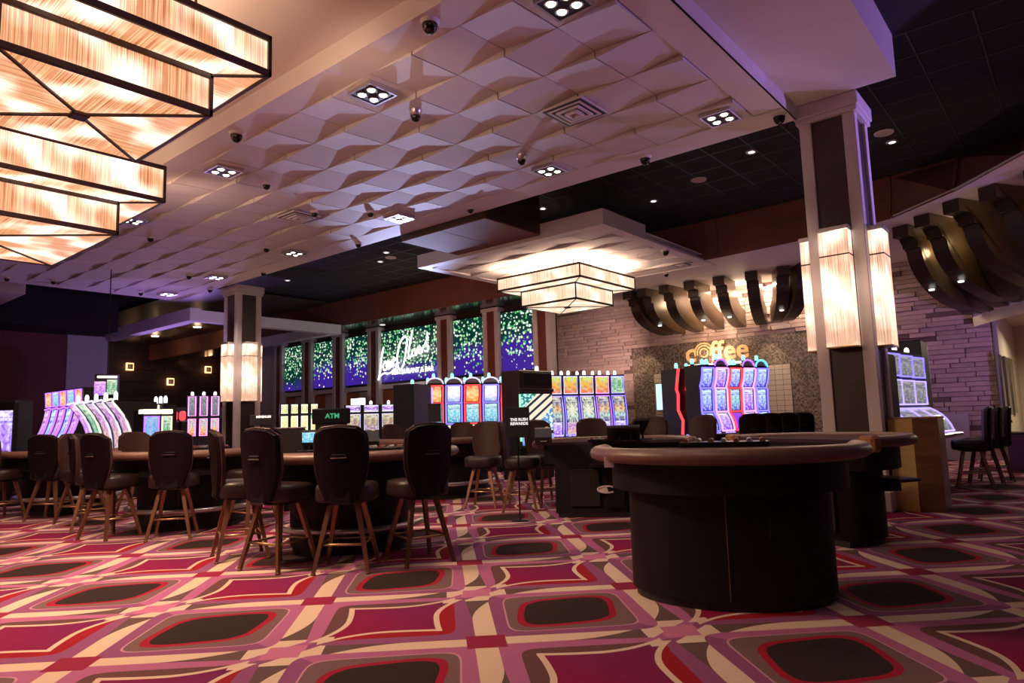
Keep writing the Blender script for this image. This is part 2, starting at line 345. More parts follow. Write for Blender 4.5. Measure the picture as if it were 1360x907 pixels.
# ------------------------------------------------------------------ mesh helpers
class MB:
    def __init__(s): s.v = []; s.f = []; s.mi = []; s.uv = []; s.sm = []
    def add(s, vs, fs, mi=0, uvs=None, smooth=False):
        o = len(s.v); s.v += [tuple(p) for p in vs]
        for k, f in enumerate(fs):
            s.f.append([i+o for i in f]); s.mi.append(mi); s.sm.append(smooth)
            s.uv.append(uvs[k] if uvs else [(0, 0)]*len(f))
        return s
    def box(s, x0, x1, y0, y1, z0, z1, mi=0, mat=None):
        v = [Vector(p) for p in ((x0, y0, z0), (x1, y0, z0), (x1, y1, z0), (x0, y1, z0), (x0, y0, z1), (x1, y0, z1), (x1, y1, z1), (x0, y1, z1))]
        if mat: v = [mat@p for p in v]
        return s.add(v, [(0, 3, 2, 1), (4, 5, 6, 7), (0, 1, 5, 4), (1, 2, 6, 5), (2, 3, 7, 6), (3, 0, 4, 7)], mi)
    def rbox(s, x0, x1, y0, y1, z0, z1, c=.01, mi=0, mat=None):
        """box with chamfered edges"""
        b = bmesh.new(); bmesh.ops.create_cube(b, size=1)
        for q in b.verts: q.co = Vector(((x0+x1)/2+q.co.x*(x1-x0), (y0+y1)/2+q.co.y*(y1-y0), (z0+z1)/2+q.co.z*(z1-z0)))
        bmesh.ops.bevel(b, geom=b.edges[:], offset=min(c, .45*min(x1-x0, y1-y0, z1-z0)), segments=1, affect='EDGES', profile=.5)
        b.verts.ensure_lookup_table()
        for i, q in enumerate(b.verts): q.index = i
        vs = [(mat@q.co) if mat else q.co.copy() for q in b.verts]
        s.add(vs, [[q.index for q in f.verts] for f in b.faces], mi); b.free(); return s
    def quad(s, p0, p1, p2, p3, mi=0, uv=((0, 0), (1, 0), (1, 1), (0, 1))):
        return s.add([p0, p1, p2, p3], [(0, 1, 2, 3)], mi, [list(uv)])
    def prism(s, poly, z0, z1, mi=0, mat=None, axis='z', smooth=False):
        n = len(poly)
        def P(p, z):
            q = {'z': (p[0], p[1], z), 'y': (p[0], z, p[1]), 'x': (z, p[0], p[1])}[axis]; q = Vector(q); return mat@q if mat else q
        v = [P(p, z0) for p in poly]+[P(p, z1) for p in poly]
        s.add(v, [list(range(n))[::-1], list(range(n, 2*n))], mi)
        return s.add(v, [(i, (i+1) % n, (i+1) % n+n, i+n) for i in range(n)], mi, smooth=smooth)
    def tube(s, pts, r, k=8, mi=0, closed=False, r2=None):
        pts = [Vector(p) for p in pts]; n = len(pts); vs = []
        for i, p in enumerate(pts):
            a = pts[(i-1) % n] if (closed or i) else p; b = pts[(i+1) % n] if (closed or i < n-1) else p
            d = (b-a).normalized(); up = Vector((0, 0, 1)) if abs(d.z) < .9 else Vector((1, 0, 0))
            u = d.cross(up).normalized(); w = d.cross(u).normalized()
            rr = r if r2 is None else r+(r2-r)*i/(n-1)
            for j in range(k):
                t = 2*math.pi*j/k+math.pi/k; vs.append(p+u*math.cos(t)*rr+w*math.sin(t)*rr)
        fs = [(i*k+j, i*k+(j+1) % k, ((i+1) % n)*k+(j+1) % k, ((i+1) % n)*k+j) for i in range(n if closed else n-1) for j in range(k)]
        s.add(vs, fs, mi, smooth=k > 5)
        if not closed: s.add(vs[:k]+vs[-k:], [list(range(k))[::-1], list(range(k, 2*k))], mi)
        return s
    def lathe(s, prof, c=(0, 0, 0), k=16, mi=0, a0=0, a1=2*math.pi, smooth=True):
        full = abs(a1-a0-2*math.pi) < 1e-6; m = k if full else k+1; vs = []
        for r, z in prof:
            for j in range(m):
                t = a0+(a1-a0)*j/k; vs.append((c[0]+r*math.cos(t), c[1]+r*math.sin(t), c[2]+z))
        fs = []
        for i in range(len(prof)-1):
            for j in range(k):
                j2 = (j+1) % m; fs.append((i*m+j, i*m+j2, (i+1)*m+j2, (i+1)*m+j))
        return s.add(vs, fs, mi, smooth=smooth)
    def sweep(s, path, prof, mi=0, closed=False, smooth=True):
        """path of (x,y,z) in a level plane; prof of (outward, up) closed section"""
        n = len(path); k = len(prof); vs = []
        P = [Vector(p) for p in path]
        for i, p in enumerate(P):
            a = P[(i-1) % n] if (closed or i) else p; b = P[(i+1) % n] if (closed or i < n-1) else p
            d = (b-a).normalized(); o = Vector((d.y, -d.x, 0))
            for q in prof: vs.append(p+o*q[0]+Vector((0, 0, q[1])))
        fs = [(i*k+j, ((i+1) % n)*k+j, ((i+1) % n)*k+(j+1) % k, i*k+(j+1) % k) for i in range(n if closed else n-1) for j in range(k)]
        s.add(vs, fs, mi, smooth=smooth)
        if not closed: s.add(vs[:k]+vs[-k:], [list(range(k)), list(range(k, 2*k))[::-1]], mi)
        return s
    def mesh(s, name, mats):
        me = bpy.data.meshes.new(name); me.from_pydata(s.v, [], s.f)
        for m in (mats if isinstance(mats, (list, tuple)) else [mats]): me.materials.append(m)
        me.polygons.foreach_set('material_index', s.mi); me.polygons.foreach_set('use_smooth', s.sm)
        uvl = me.uv_layers.new(name='UVMap'); flat = [c for f in s.uv for uv in f for c in uv]
        uvl.data.foreach_set('uv', flat); me.validate(); me.update(); return me
    def build(s, name, mats, parent=None, loc=None, rotz=None):
        return link(name, s.mesh(name, mats), parent, loc, rotz)
def link(name, me, parent=None, loc=None, rotz=None):
    o = bpy.data.objects.new(name, me); C.objects.link(o)
    if parent: o.parent = parent
    if loc is not None: o.location = loc
    if rotz is not None: o.rotation_euler[2] = rotz
    return o
def tag(o, label=None, cat=None, group=None, kind=None):
    if label: o['label'] = label
    if cat: o['category'] = cat
    if group: o['group'] = group
    if kind: o['kind'] = kind
    return o
def thing(name, label, cat, loc=(0, 0, 0), rotz=0, group=None):
    o = bpy.data.objects.new(name, None); C.objects.link(o); o.location = loc; o.rotation_euler = (0, 0, rotz); o.empty_display_size = .2
    return tag(o, label, cat, group)
def struct(name, mb, mats, label=None):
    o = mb.build(name, mats); tag(o, label, None, None, 'structure'); return o
def dup(root, loc, rotz, label, group=None):
    r = root.copy(); C.objects.link(r); r.location = loc; r.rotation_euler = (0, 0, rotz); r['label'] = label
    if group: r['group'] = group
    def rec(src, dst):
        for ch in src.children:
            c = ch.copy(); C.objects.link(c); c.parent = dst; rec(ch, c)
    rec(root, r); return r

# ------------------------------------------------------------------ setting
ZC = EYE+3.40            # coffer face
ZK = 5.12                # black ceiling
XB = 13.5; ZD = 4.32     # brown bulkhead, dark soffit
XW = 14.66               # screen wall
XS = 17.05               # stone wall
XE = 8.12                # far edge of coffer
def S(mb, name, mat, label=None): return struct(name, mb, mat, label)
f = MB(); f.quad((-12, -12, 0), (24, -12, 0), (24, 36, 0), (-12, 36, 0)); S(f, 'floor', MT['carpet'], 'casino carpet with crimson, mauve and cream interlaced bands and dark rounded squares')

# black grid ceiling: tiles near the middle of the view one by one, the rest as one sheet with the grid
roof = S(MB().box(-12, 24, -12, 36, ZK+.05, ZK+.1), 'ceiling', MT['black'], 'black lay-in tile ceiling')
g = MB(); tw = .61
for i in range(int((XB-8.2)/tw)+2):
    x = 8.2+i*tw; g.box(x-.012, x+.012, -8, 34, ZK-.006, ZK+.01)
for j in range(int(42/tw)):
    y = -8+j*tw; g.box(8.2, XB+.3, y-.012, y+.012, ZK-.006, ZK+.01)
go = g.build('ceiling_grid', MT['black_grid'], roof)
tm = MB().rbox(-tw/2+.013, tw/2-.013, -tw/2+.013, tw/2-.013, 0, .02, .006).mesh('ceiling_tile', MT['black_tile'])
rest = MB(); cnt = 0
cells = [(8.2+(i+.5)*tw, -8+(j+.5)*tw) for i in range(9) for j in range(68)]
cells.sort(key=lambda c: abs(c[1]-5))
for cx, cy in cells:
    if cnt < 290 and -2 < cy < 24: link('ceiling_tile', tm, roof, (cx, cy, ZK)); cnt += 1
    else: rest.box(cx-tw/2+.013, cx+tw/2-.013, cy-tw/2+.013, cy+tw/2-.013, ZK, ZK+.02)
rest.box(-11, 8.19, -11, 36, ZK, ZK+.02); rest.box(8.19, 24, 33.6, 36, ZK, ZK+.02)
tag(rest.build('ceiling_tile_field', MT['black_tile'], roof), kind='stuff')

# big white coffer with folded square tiles
cof = MB()
TX0, TY0, TS = 4.07, 2.65, .602; NX, NY = 6, 25
TSY = .6065
TX1 = TX0+NX*TS; TY1 = TY0+NY*TSY
YR = 2.31; YL = 18.2; XN = 3.73
cof.box(TX1-.02, XE, YR, YL, ZC, ZK)           # far border
cof.box(XN, TX0+.0, YR, YL, ZC, ZC+.4)         # near border
cof.box(TX0, TX1, YR, TY0, ZC, ZK); cof.box(TX0, TX1, TY1, YL, ZC, ZK)
cof.box(TX0, TX1, TY0, TY1, ZC+.10, ZC+.14)    # plate behind the tiles
coffer = struct('ceiling_coffer', cof, MT['white'], 'dropped white coffer ceiling faced with folded square tiles')
sw = .033
def curl_tile(b, z, ta, tb, g_, g2):
    """square tile whose two opposite corners curl, one down and one up"""
    n = 4; P = []
    for i in range(n+1):
        for j in range(n+1):
            u, w = i/n, j/n; k = z(u, w)/sw; P.append((g_+u*(ta-2*g_), g2+w*(tb-g_-g2), sw*math.copysign(abs(k)**1.3, k)))
    q = lambda i, j: i*(n+1)+j
    b.add(P, [(q(i, j), q(i, j+1), q(i+1, j+1), q(i+1, j)) for i in range(n) for j in range(n)], smooth=True)
    rim = [q(0, j) for j in range(n+1)]+[q(i, n) for i in range(1, n+1)]+[q(n, j) for j in range(n-1, -1, -1)]+[q(i, 0) for i in range(n-1, 0, -1)]
    L = len(rim); R = [P[i] for i in rim]; U = [(p[0], p[1], .09) for p in R]
    b.add(R+U, [(i, (i+1) % L, (i+1) % L+L, i+L)[::-1] for i in range(L)]); return b.mesh('folded_ceiling_tile', MT['tile_white'])
def tile_mesh(kind):
    b = MB(); g_ = .004
    def z(u, w): return sw*(u+w-1) if kind == 'F' else sw*(u-w)
    return curl_tile(b, z, TS, TSY, g_, .014 if kind == 'F' else g_)
TF, TR = tile_mesh('F'), tile_mesh('R')
for i in range(NX):
    for j in range(NY):
        link('folded_ceiling_tile', TF if (i+j) % 2 else TR, coffer, (TX0+i*TS, TY0+j*TSY, ZC))
# recess with the lanterns, near the camera side
rc = MB(); rc.box(-8, XN, YR, YL, ZC+.21, ZC+.3)
struct('ceiling_recess', rc, MT['white'], 'plain plaster recess ceiling above the square lanterns')
# right side soffits
Z2 = 4.64; YF = 1.27
s2 = MB(); s2.box(-8, XE+.03, YF, YR, Z2, ZK); s2.box(-8, XE+.0, YR-.004, YR+.02, ZC, ZK); s2.box(-8, XN, YR, YR+.35, ZC, ZC+.25)
struct('trim_1', s2, MT['white'], 'stepped white soffit edge beside the coffer')
s3 = MB(); s3.box(-8, XE, YR+.014, YR+.018, ZC-.002, ZC, 0); struct('trim_2', s3, MT['joint'], 'thin dark reveal line along the coffer edge')
# soffit at far left, seen at the frame's edge
q = atz(34, 386, 4.5); s4 = MB(); s4.box(q.x-4, q.x, q.y, q.y+6, 4.42, 4.66); struct('trim_3', s4, MT['white'], 'white dropped soffit at the far left')

# brown bulkhead: panels
bot = [(XB, 33), (XB, 28.5), (XB, 24), (XB, 19.5), (XB, 15), (XB, 10.5), (XB, 5.6), (13.25, 3.4), (12.94, 2.29), (12.0, 1.25), (10.86, .35), (9.6, -.8), (8.6, -2.2)]
top = [(XB, 33), (XB, 28.5), (XB, 24), (XB, 19.5), (XB, 15), (XB, 10.5), (XB, 5.6), (13.4, 3.4), (13.25, 2.29), (13.0, 1.25), (12.7, .35), (12.2, -.8), (11.6, -2.2)]
bk = MB().box(XB+.06, XB+.1, 2.4, 33, ZD+.02, ZK); bulk = struct('wall_bulkhead', bk, MT['dark_brown'], 'dropped brown bulkhead in front of the screen wall')
for i in range(len(bot)-1):
    a, b, c, d = bot[i], bot[i+1], top[i+1], top[i]; e = .006
    z0 = ZD-.02
    P = [Vector((a[0], a[1]-e, z0)), Vector((b[0], b[1]+e, z0)), Vector((c[0], c[1]+e, ZK)), Vector((d[0], d[1]-e, ZK))]
    Q = [p+Vector((.05, .01, 0)) for p in P]
    MB().add(P+Q, [(0, 1, 2, 3), (7, 6, 5, 4), (0, 4, 5, 1), (1, 5, 6, 2), (2, 6, 7, 3), (3, 7, 4, 0)]).build('bulkhead_panel', MT['brown_panel'], bulk)
# soffits between bulkhead and walls
sd = MB(); sd.box(XB+.06, XW+.1, 10.9, 33, ZD, ZD+.05); struct('ceiling_soffit_dark', sd, MT['dark_gloss'], 'glossy dark soffit above the picture screens')
pl = [(XB+.05, 10.9), (XB+.05, 5.6), (13.28, 3.4), (12.97, 2.29), (12.03, 1.25), (10.9, .35), (9.64, -.8), (8.6, -2.2), (24, -4), (24, 10.9)]
sp = MB().prism(pl[::-1], ZD-.02, ZD+.03); struct('ceiling_soffit_white', sp, MT['white'], 'white soffit above the bronze fins, washed purple')

# screen wall
wl = MB().box(XW+.22, XW+.4, 10.9, 25.4, 0, ZK); wall = struct('wall_screens', wl, MT['dark_brown'], 'wall carrying the tall picture screens')
MB().box(XW, XW+.4, 24.3, 27, 0, ZD).build('wall_panel', MT['grey_wall'], wall)
cols_y = [23.95, 22.05, 20.15, 18.2, 14.85, 12.95, 11.12]
for y in cols_y:
    MB().box(XW+.02, XW+.24, y-.15, y+.15, 0, 4.20).build('pilaster_panel', MT['maroon'], wall)
    w_ = MB()
    for sgn in (-1, 1): w_.box(XW-.02, XW+.24, y+sgn*.22-.07, y+sgn*.22+.07, 0, 4.20)
    w_.box(XW-.05, XW+.24, y-.33, y+.33, 4.20, 4.30); w_.build('pilaster_trim', MT['white'], wall)
for a, b in zip(cols_y[:-1], cols_y[1:]):
    MB().box(XW+.05, XW+.24, b+.29, a-.29, 2.24, 2.38).build('ledge', MT['white'], wall)
    mid = (a+b)/2
    MB().box(XW+.16, XW+.24, mid+.02, a-.29, 0, 2.2).build('orange_panel', MT['orange_wood'], wall)
    MB().box(XW+.16, XW+.24, b+.29, mid-.0, 0, 2.2).build('pale_panel', MT['beige'], wall)
scr = []
scn = ['leftmost of the row, mostly green', 'second from the left, green over blue', 'third from the left, beside the big sign', 'extra wide, behind the glowing sign', 'right of the glowing sign', 'rightmost, beside the stone wall']
for i, (a, b) in enumerate(zip(cols_y[:-1], cols_y[1:])):
    y0, y1 = b+.30, a-.32
    t = thing('picture_screen', 'tall lit picture screen of flowers, '+scn[i], 'screen', (XW, (y0+y1)/2, 2.44), 0, 'flower picture screens')
    h = (y1-y0)/2
    MB().rbox(.10, .22, -h-.03, h+.03, -.03, 1.73, .01).build('screen_frame', MT['black'], t)
    MB().quad((.095, h, .02), (.095, -h, .02), (.095, -h, 1.68), (.095, h, 1.68), 0, ((0, 0), (2*h, 0), (2*h, 1.66), (0, 1.66))).build('screen_picture', LED[i], t)
# the script sign across the wide screen
sy0, sy1 = cols_y[3]-.32, cols_y[4]+.30
sign = thing('neon_sign', 'white glowing script sign reading Louie Oliver\'s restaurant & bar', 'sign', (XW-.05, (sy0+sy1)/2, 2.44))
def stroke(pts, r=.035):   # pts in (across 0..1 left to right, up 0..1)
    w = sy0-sy1; P = [(0, (0.5-u)*abs(w), v_*1.66) for u, v_ in pts]
    # smooth with Catmull-Rom
    Q = []
    for i in range(len(P)-1):
        p0 = Vector(P[max(i-1, 0)]); p1 = Vector(P[i]); p2 = Vector(P[i+1]); p3 = Vector(P[min(i+2, len(P)-1)])
        for k in range(5):
            t = k/5; Q.append(.5*((2*p1)+(-p0+p2)*t+(2*p0-5*p1+4*p2-p3)*t*t+(-p0+3*p1-3*p2+p3)*t*t*t))
    Q.append(Vector(P[-1])); return MB().tube(Q, r, 6)
neon = glow('sign_tube_white', (1, 1, 1), 3.0, (.9, .9, .9))
def word(name, strokes, r):
    m_ = MB()
    for p in strokes:
        t = stroke(p, r); m_.add(t.v, t.f, 0, smooth=True)
    m_.build(name, neon, sign)
word('script_word', [
    [(.10, .70), (.07, .55), (.05, .38), (.03, .20), (.0, .06), (.02, .12), (.10, .18), (.20, .17), (.30, .24), (.35, .30)],
    [(.13, .42), (.09, .34), (.10, .25), (.14, .25), (.16, .36), (.13, .42)],
    [(.18, .42), (.16, .30), (.19, .26), (.22, .40), (.21, .28), (.24, .30)],
    [(.26, .43), (.24, .32), (.27, .29)], [(.27, .40), (.31, .42), (.29, .47), (.27, .38), (.30, .31), (.34, .35)]], .026)
word('script_word', [
    [(.46, .84), (.40, .74), (.35, .52), (.35, .32), (.40, .22), (.46, .34), (.50, .56), (.52, .78), (.48, .86), (.44, .80)],
    [(.62, .95), (.57, .70), (.54, .45), (.56, .42), (.60, .50)], [(.62, .58), (.60, .46), (.64, .46)],
    [(.65, .60), (.67, .46), (.71, .62)], [(.71, .53), (.75, .58), (.73, .62), (.71, .52), (.75, .48)],
    [(.76, .56), (.77, .50), (.80, .62), (.84, .64)], [(.88, .78), (.83, .66), (.88, .60), (.86, .52), (.82, .52)], [(.87, .86), (.86, .80)]], .026)
def text_mesh(s, size, bold=0.0, depth=.004, align='CENTER'):
    cu = bpy.data.curves.new('lettering', 'FONT'); cu.body = s; cu.size = size; cu.extrude = depth; cu.offset = bold; cu.align_x = align; cu.align_y = 'CENTER'; cu.resolution_u = 3
    o = bpy.data.objects.new('lettering_tmp', cu); C.objects.link(o)
    dg = bpy.context.evaluated_depsgraph_get(); me = bpy.data.meshes.new_from_object(o.evaluated_get(dg)); bpy.data.objects.remove(o); return me
def lettering(s, size, mat, parent, loc, facing, bold=0.0, name='lettering'):
    """facing: yaw the text looks towards"""
    me = text_mesh(s, size, bold); me.materials.clear(); me.materials.append(mat)
    o = link(name, me, parent, loc); o.rotation_euler = (math.pi/2, 0, facing+math.pi/2); return o
lettering('RESTAURANT & BAR', .21, neon, sign, (0, -.28, .30), math.pi, .006)

# stone wall with ledger stones
tw0, tw1, tz = 3.67, 9.75, EYE+.113*XS
wb = MB().box(XS+.06, XS+.3, 1.41, 12.8, 0, ZD+.1); stw = struct('wall_stone', wb, MT['joint'], 'rough ledger-stone wall behind the coffee bar')
st_all = []
zc = 0.0; row = 0
while zc < ZD:
    hgt = .10; y = 12.72-random.random()*.3
    while y > 1.43:
        L = random.uniform(.35, .85); y0 = max(y-L, 1.42)
        if not (y0 > tw0 and y < tw1 and zc+hgt/2 < tz) or False:
            if zc+hgt/2 < tz and y0 < tw1 and y > tw0:
                if y > tw1: y0 = max(y0, tw1)
                elif y0 < tw0: y = min(y, tw0)
            if y-y0 > .04: st_all.append((y0, y, zc, zc+hgt))
        y = y0-.006
        if y0 <= 1.43: break
    zc += hgt; row += 1
def vis(s): return (s[1] < 3.8 and s[2] > 0.6, s[2] > 2.0 and s[2] < 3.9, s[2])
st_all.sort(key=vis, reverse=True)
rs = MB()
for k, (y0, y1, z0, z1) in enumerate(st_all):
    d = random.uniform(0, .05)
    if k < 298:
        b = MB().rbox(-.05-d, .05, -(y1-y0)/2+.003, (y1-y0)/2-.003, .003, z1-z0-.004, .008); b.build('stone', MT['stone'], stw, (XS+.03, (y0+y1)/2, z0))
    else: rs.box(XS-.02-d, XS+.08, y0+.003, y1-.003, z0+.003, z1-.004)
tag(rs.build('stone_field', MT['stone'], stw), kind='stuff')
mz = MB().box(XS-.03, XS+.08, tw0, tw1, 0, tz); struct('wall_mosaic', mz, MT['mosaic'], 'dark small-mosaic wall panel around the coffee bar')
# pale tiled back bar openings in the mosaic
pt = plain('pale_wall_tile', (.62, .52, .42), .35, var=.05)
LB1 = atx(871, 520, XS).y; LB0 = LB1-1.3; LBZ = atx(871, 497, XS).z; RB0 = atx(1053, 520, XS).y; RB1 = RB0+1.5; RBZ = atx(1050, 483, XS).z
tk = struct('wall_bar_left', MB().box(XS-.05, XS-.02, LB0, LB1, 0, LBZ), MT['joint'], 'pale tiled opening left of the game bank')
tk2 = struct('wall_bar_right', MB().box(XS-.05, XS-.02, RB0, RB1, 0, RBZ), MT['joint'], 'pale tiled wall right of the game bank')
tme = {}
for par, ya, yb, zb in ((tk, LB0, LB1, LBZ), (tk2, RB0, RB1, RBZ)):
    nyy = max(1, round((yb-ya)/.2)); nz = round((zb-1.0)/.12); dy = (yb-ya)/nyy; dz = (zb-1.0)/nz
    tm_ = MB().rbox(-.012, 0, .004, dy-.004, .004, dz-.004, .003).mesh('wall_tile', pt)
    for i in range(nyy):
        for j in range(nz): link('wall_tile', tm_, par, (XS-.05, ya+i*dy, 1.0+j*dz))
menu = thing('menu_screen', 'bright blue-white menu screen behind the coffee bar', 'screen', (XS-.12, atx(884, 540, XS).y, 1.25))
MB().rbox(0, .04, -.22, .22, -.02, .72, .01).build('screen_frame', MT['black'], menu)
MB().quad((-.003, .2, 0), (-.003, -.2, 0), (-.003, -.2, .7), (-.003, .2, .7)).build('screen_face', glow('menu_glow', (.55, .85, 1), 1.4), menu)

# right-hand corridor beyond the stone wall
wr = MB(); wr.box(XS+.3, 24, 1.34, 1.44, 0, 3.6); struct('wall_corridor_side', wr, MT['beige'], 'beige corridor wall with three tall slats')
wr2 = MB(); wr2.box(21.8, 22, -6, 1.4, 0, 3.6); struct('wall_corridor_end', wr2, MT['beige'], 'beige end wall beyond the corridor')
wr3 = MB(); wr3.box(XS+.1, 22, -6, 1.38, 3.1, 3.15); struct('ceiling_corridor', wr3, MT['beige'], 'low beige corridor ceiling')
wf = MB()
_w = atz(1293.5, 434, 2.72); _w2 = atz(1360, 415, 2.72); P0 = [(_w.x, _w.y), (_w2.x, _w2.y), (_w2.x*2-_w.x-.3, _w2.y*2-_w.y), (_w2.x*3-2*_w.x-.9, _w2.y*3-2*_w.y)]
for a, b in zip(P0[:-1], P0[1:]):
    wf.add([(a[0], a[1], 2.72), (b[0], b[1], 2.72), (b[0], b[1], 2.92), (a[0], a[1], 2.92), (a[0]+.2, a[1]+.1, 2.72), (b[0]+.2, b[1]+.1, 2.72), (b[0]+.2, b[1]+.1, 2.92), (a[0]+.2, a[1]+.1, 2.92)],
           [(0, 1, 2, 3), (7, 6, 5, 4), (0, 4, 5, 1), (3, 2, 6, 7)])
struct('trim_4', wf, MT['white'], 'curved white fascia under the bronze fins')
slm = plain('mirror_slat', (.16, .14, .12), .15, .6)
for k in range(3):
    p = aty(1332+k*6.5, 512, 1.31)
    tag(MB().rbox(-.22-.08*k, .22+.08*k, -.02, .02, -.62, .62, .01).build('wall_slat', slm, None, (p.x, 1.31, p.z)), 'tall dark slat on the beige corridor wall, %s of three' % ['nearest', 'middle', 'farthest'][k], 'wall panel', 'corridor slats')
lamp('AREA', 'corridor_light', (18.8, -.2, 3.05), 170, (1, .85, .6), (18.5, -1, 0), 1.5)
# service counter at far right
cn = thing('service_counter', 'low purple and pinkish service counter at the far right', 'counter', (14.45, 1.15, 0))
MB().rbox(0, .6, -3.0, -.48, 0, .60, .01).build('counter_body', plain('counter_pinkish', (.50, .19, .14), .5), cn)
MB().rbox(-.01, .61, -.48, .0, .0, .60, .01).build('counter_end_panel', plain('counter_purple', (.12, .035, .12), .5), cn)
MB().rbox(-.02, .63, -3.02, .02, .60, .63, .008).build('counter_top', MT['dark_brown'], cn)
rg = thing('cash_register', 'black box standing on the low counter at the far right', 'register', (14.75, .40, .63)); MB().rbox(-.15, .15, -.35, .1, 0, .22, .02).build('register_body', MT['black'], rg); MB().rbox(-.152, -.148, -.3, .05, .05, .18, .002).build('register_screen', MT['blackm'], rg)
struct('trim_6', MB().box(XS-.12, XS+.03, 1.95, 3.3, 0, .95), MT['grey_wall'], 'low pale panel at the foot of the stone wall')

# left end of the room
YLW = 32
struct('wall_left', MB().box(-10, 7.46, 24.0, 24.2, 0, 4.12), MT['red_wall'], 'dark red end wall')
struct('ceiling_soffit_left', MB().box(-10, 8.3, 22.4, 24.3, 4.12, ZK), MT['black_tile'], 'black dropped ceiling edge above the dark red wall')
struct('wall_left_grey', MB().box(7.46, 8.62, 23.95, 24.3, 0, 4.12), MT['grey_wall'], 'pale grey wall section between red wall and wood wall')
wd = struct('wall_wood', MB().box(8, 20, YLW+.8, YLW+.95, 0, ZK), MT['joint'], 'dark wood plank wall with three square sconces')
zz = 2.2
for k in range(6):
    z1 = zz+.55
    for a, b in ((8.8, 11.5), (11.5, 14.2), (14.2, 17.0), (17.0, 19.9)):
        MB().rbox(a+.006, b-.006, YLW+.76, YLW+.82, zz+.006, z1-.006, .004).build('wall_panel', MT['wall_wood'], wd)
    zz = z1
struct('trim_5', MB().box(11.5, 20, YLW+.5, YLW+.76, 1.62, 2.16), MT['grey_wall'], 'grey ledge below the dark wood wall')
struct('wall_back_side', MB().box(17.9, 18.1, 25.4, YLW+.8, 0, ZK), MT['wall_wood'], 'dark wood side wall behind the left column')
for k, (x, y) in enumerate(((172, 487), (226, 507), (276, 491))):
    p = aty(x, y, YLW+.74)
    t = thing('wall_sconce', 'small square halo sconce on the dark wood wall, %s of three' % ['leftmost', 'lowest, middle', 'rightmost'][k], 'sconce', (p.x, YLW+.7, p.z), 0, 'halo sconces')
    MB().rbox(-.11, .11, -.07, -.03, -.11, .11, .01).build('shade_plate', MT['black'], t)
    MB().rbox(-.17, .17, -.01, .03, -.17, .17, .02).build('halo_light', glow('sconce_halo_%d' % k, (1, .5, .22), 2.6), t)
    lamp('POINT', 'sconce_glow', (p.x, YLW+.5, p.z), 3, (1, .5, .25), size=.1)
# white canopy frame over the bar area
zc_ = 4.0; n0 = atz(265, 424, zc_); n1 = atz(446, 445, zc_)
cf = MB(); yf = (n0.y+n1.y)/2; xl, xr = n0.x, n1.x+.0
cf.box(xl+.18, xr, yf, yf+.3, zc_, zc_+.3); cf.box(xl-.12, xl+.18, yf+.0, 24.0, zc_, zc_+.34); cf.box(xr-.3, xr, yf+.3, 23.4, zc_, zc_+.3)
can = struct('ceiling_canopy', cf, MT['white'], 'white canopy frame above the far bar, washed purple')
MB().box(xl+.3, xr-.3, yf+.3, 25.0, 5.0, 5.05).build('canopy_ceiling', MT['dark_brown'], can)
MB().box(8.3, 20, 25.0, YLW+.8, 5.0, 5.05).build('canopy_ceiling', MT['dark_brown'], can)
for k, (x, y) in enumerate(((206, 447), (236, 459), (262, 435), (287, 447), (375, 446))):
    p = atz(x, y, 4.97)
    t = thing('canopy_lamp', 'warm star-like lamp under the canopy, %s' % ['leftmost', 'lower, between the first two', 'topmost', 'beside the left column', 'right of the left column'][k], 'lamp', (p.x, p.y, 5.0), 0, 'canopy lamps')
    MB().lathe([(.0, -.03), (.12, -.03), (.15, .0)], k=12).build('lens', glow('canopy_lens_%d' % k, (1, .66, .38), 14), t)
    MB().lathe([(.13, 0), (.16, -.012), (.16, 0)], k=12).build('rim', MT['brass'], t)
    lamp('POINT', 'canopy_lamp_light', (p.x, p.y, 4.7), 10, (1, .6, .35), size=.1)

# ------------------------------------------------------------------ columns with sconces
def column(name, label, x0, y0, w, h, cap=True, sc_z=(2.08, 3.45)):
    """x0,y0 = corner nearest the camera; the shaft is w wide"""
    t = thing(name, label, 'column', (x0, y0, 0), 0)
    s = .13
    c = MB().box(.03, w-.03, .03, w-.03, 0, h); c.build('shaft', MT['dark_brown'], t)
    for a, b in ((0, 0), (w-s, 0), (0, w-s), (w-s, w-s)):
        MB().rbox(a, a+s, b, b+s, 0, h, .006).build('corner_strip', MT['white'], t)
    p = MB(); p.rbox(-.035, w+.035, -.035, w+.035, 0, .22, .012); p.rbox(-.02, w+.02, -.02, w+.02, .22, .25, .006); p.build('plinth', MT['white'], t)
    if cap:
        k = MB(); k.rbox(-.05, w+.05, -.05, w+.05, h-.16, h-.0, .01); k.rbox(-.03, w+.03, -.03, w+.03, h-.22, h-.16, .006); k.build('capital', MT['white'], t)
    return t
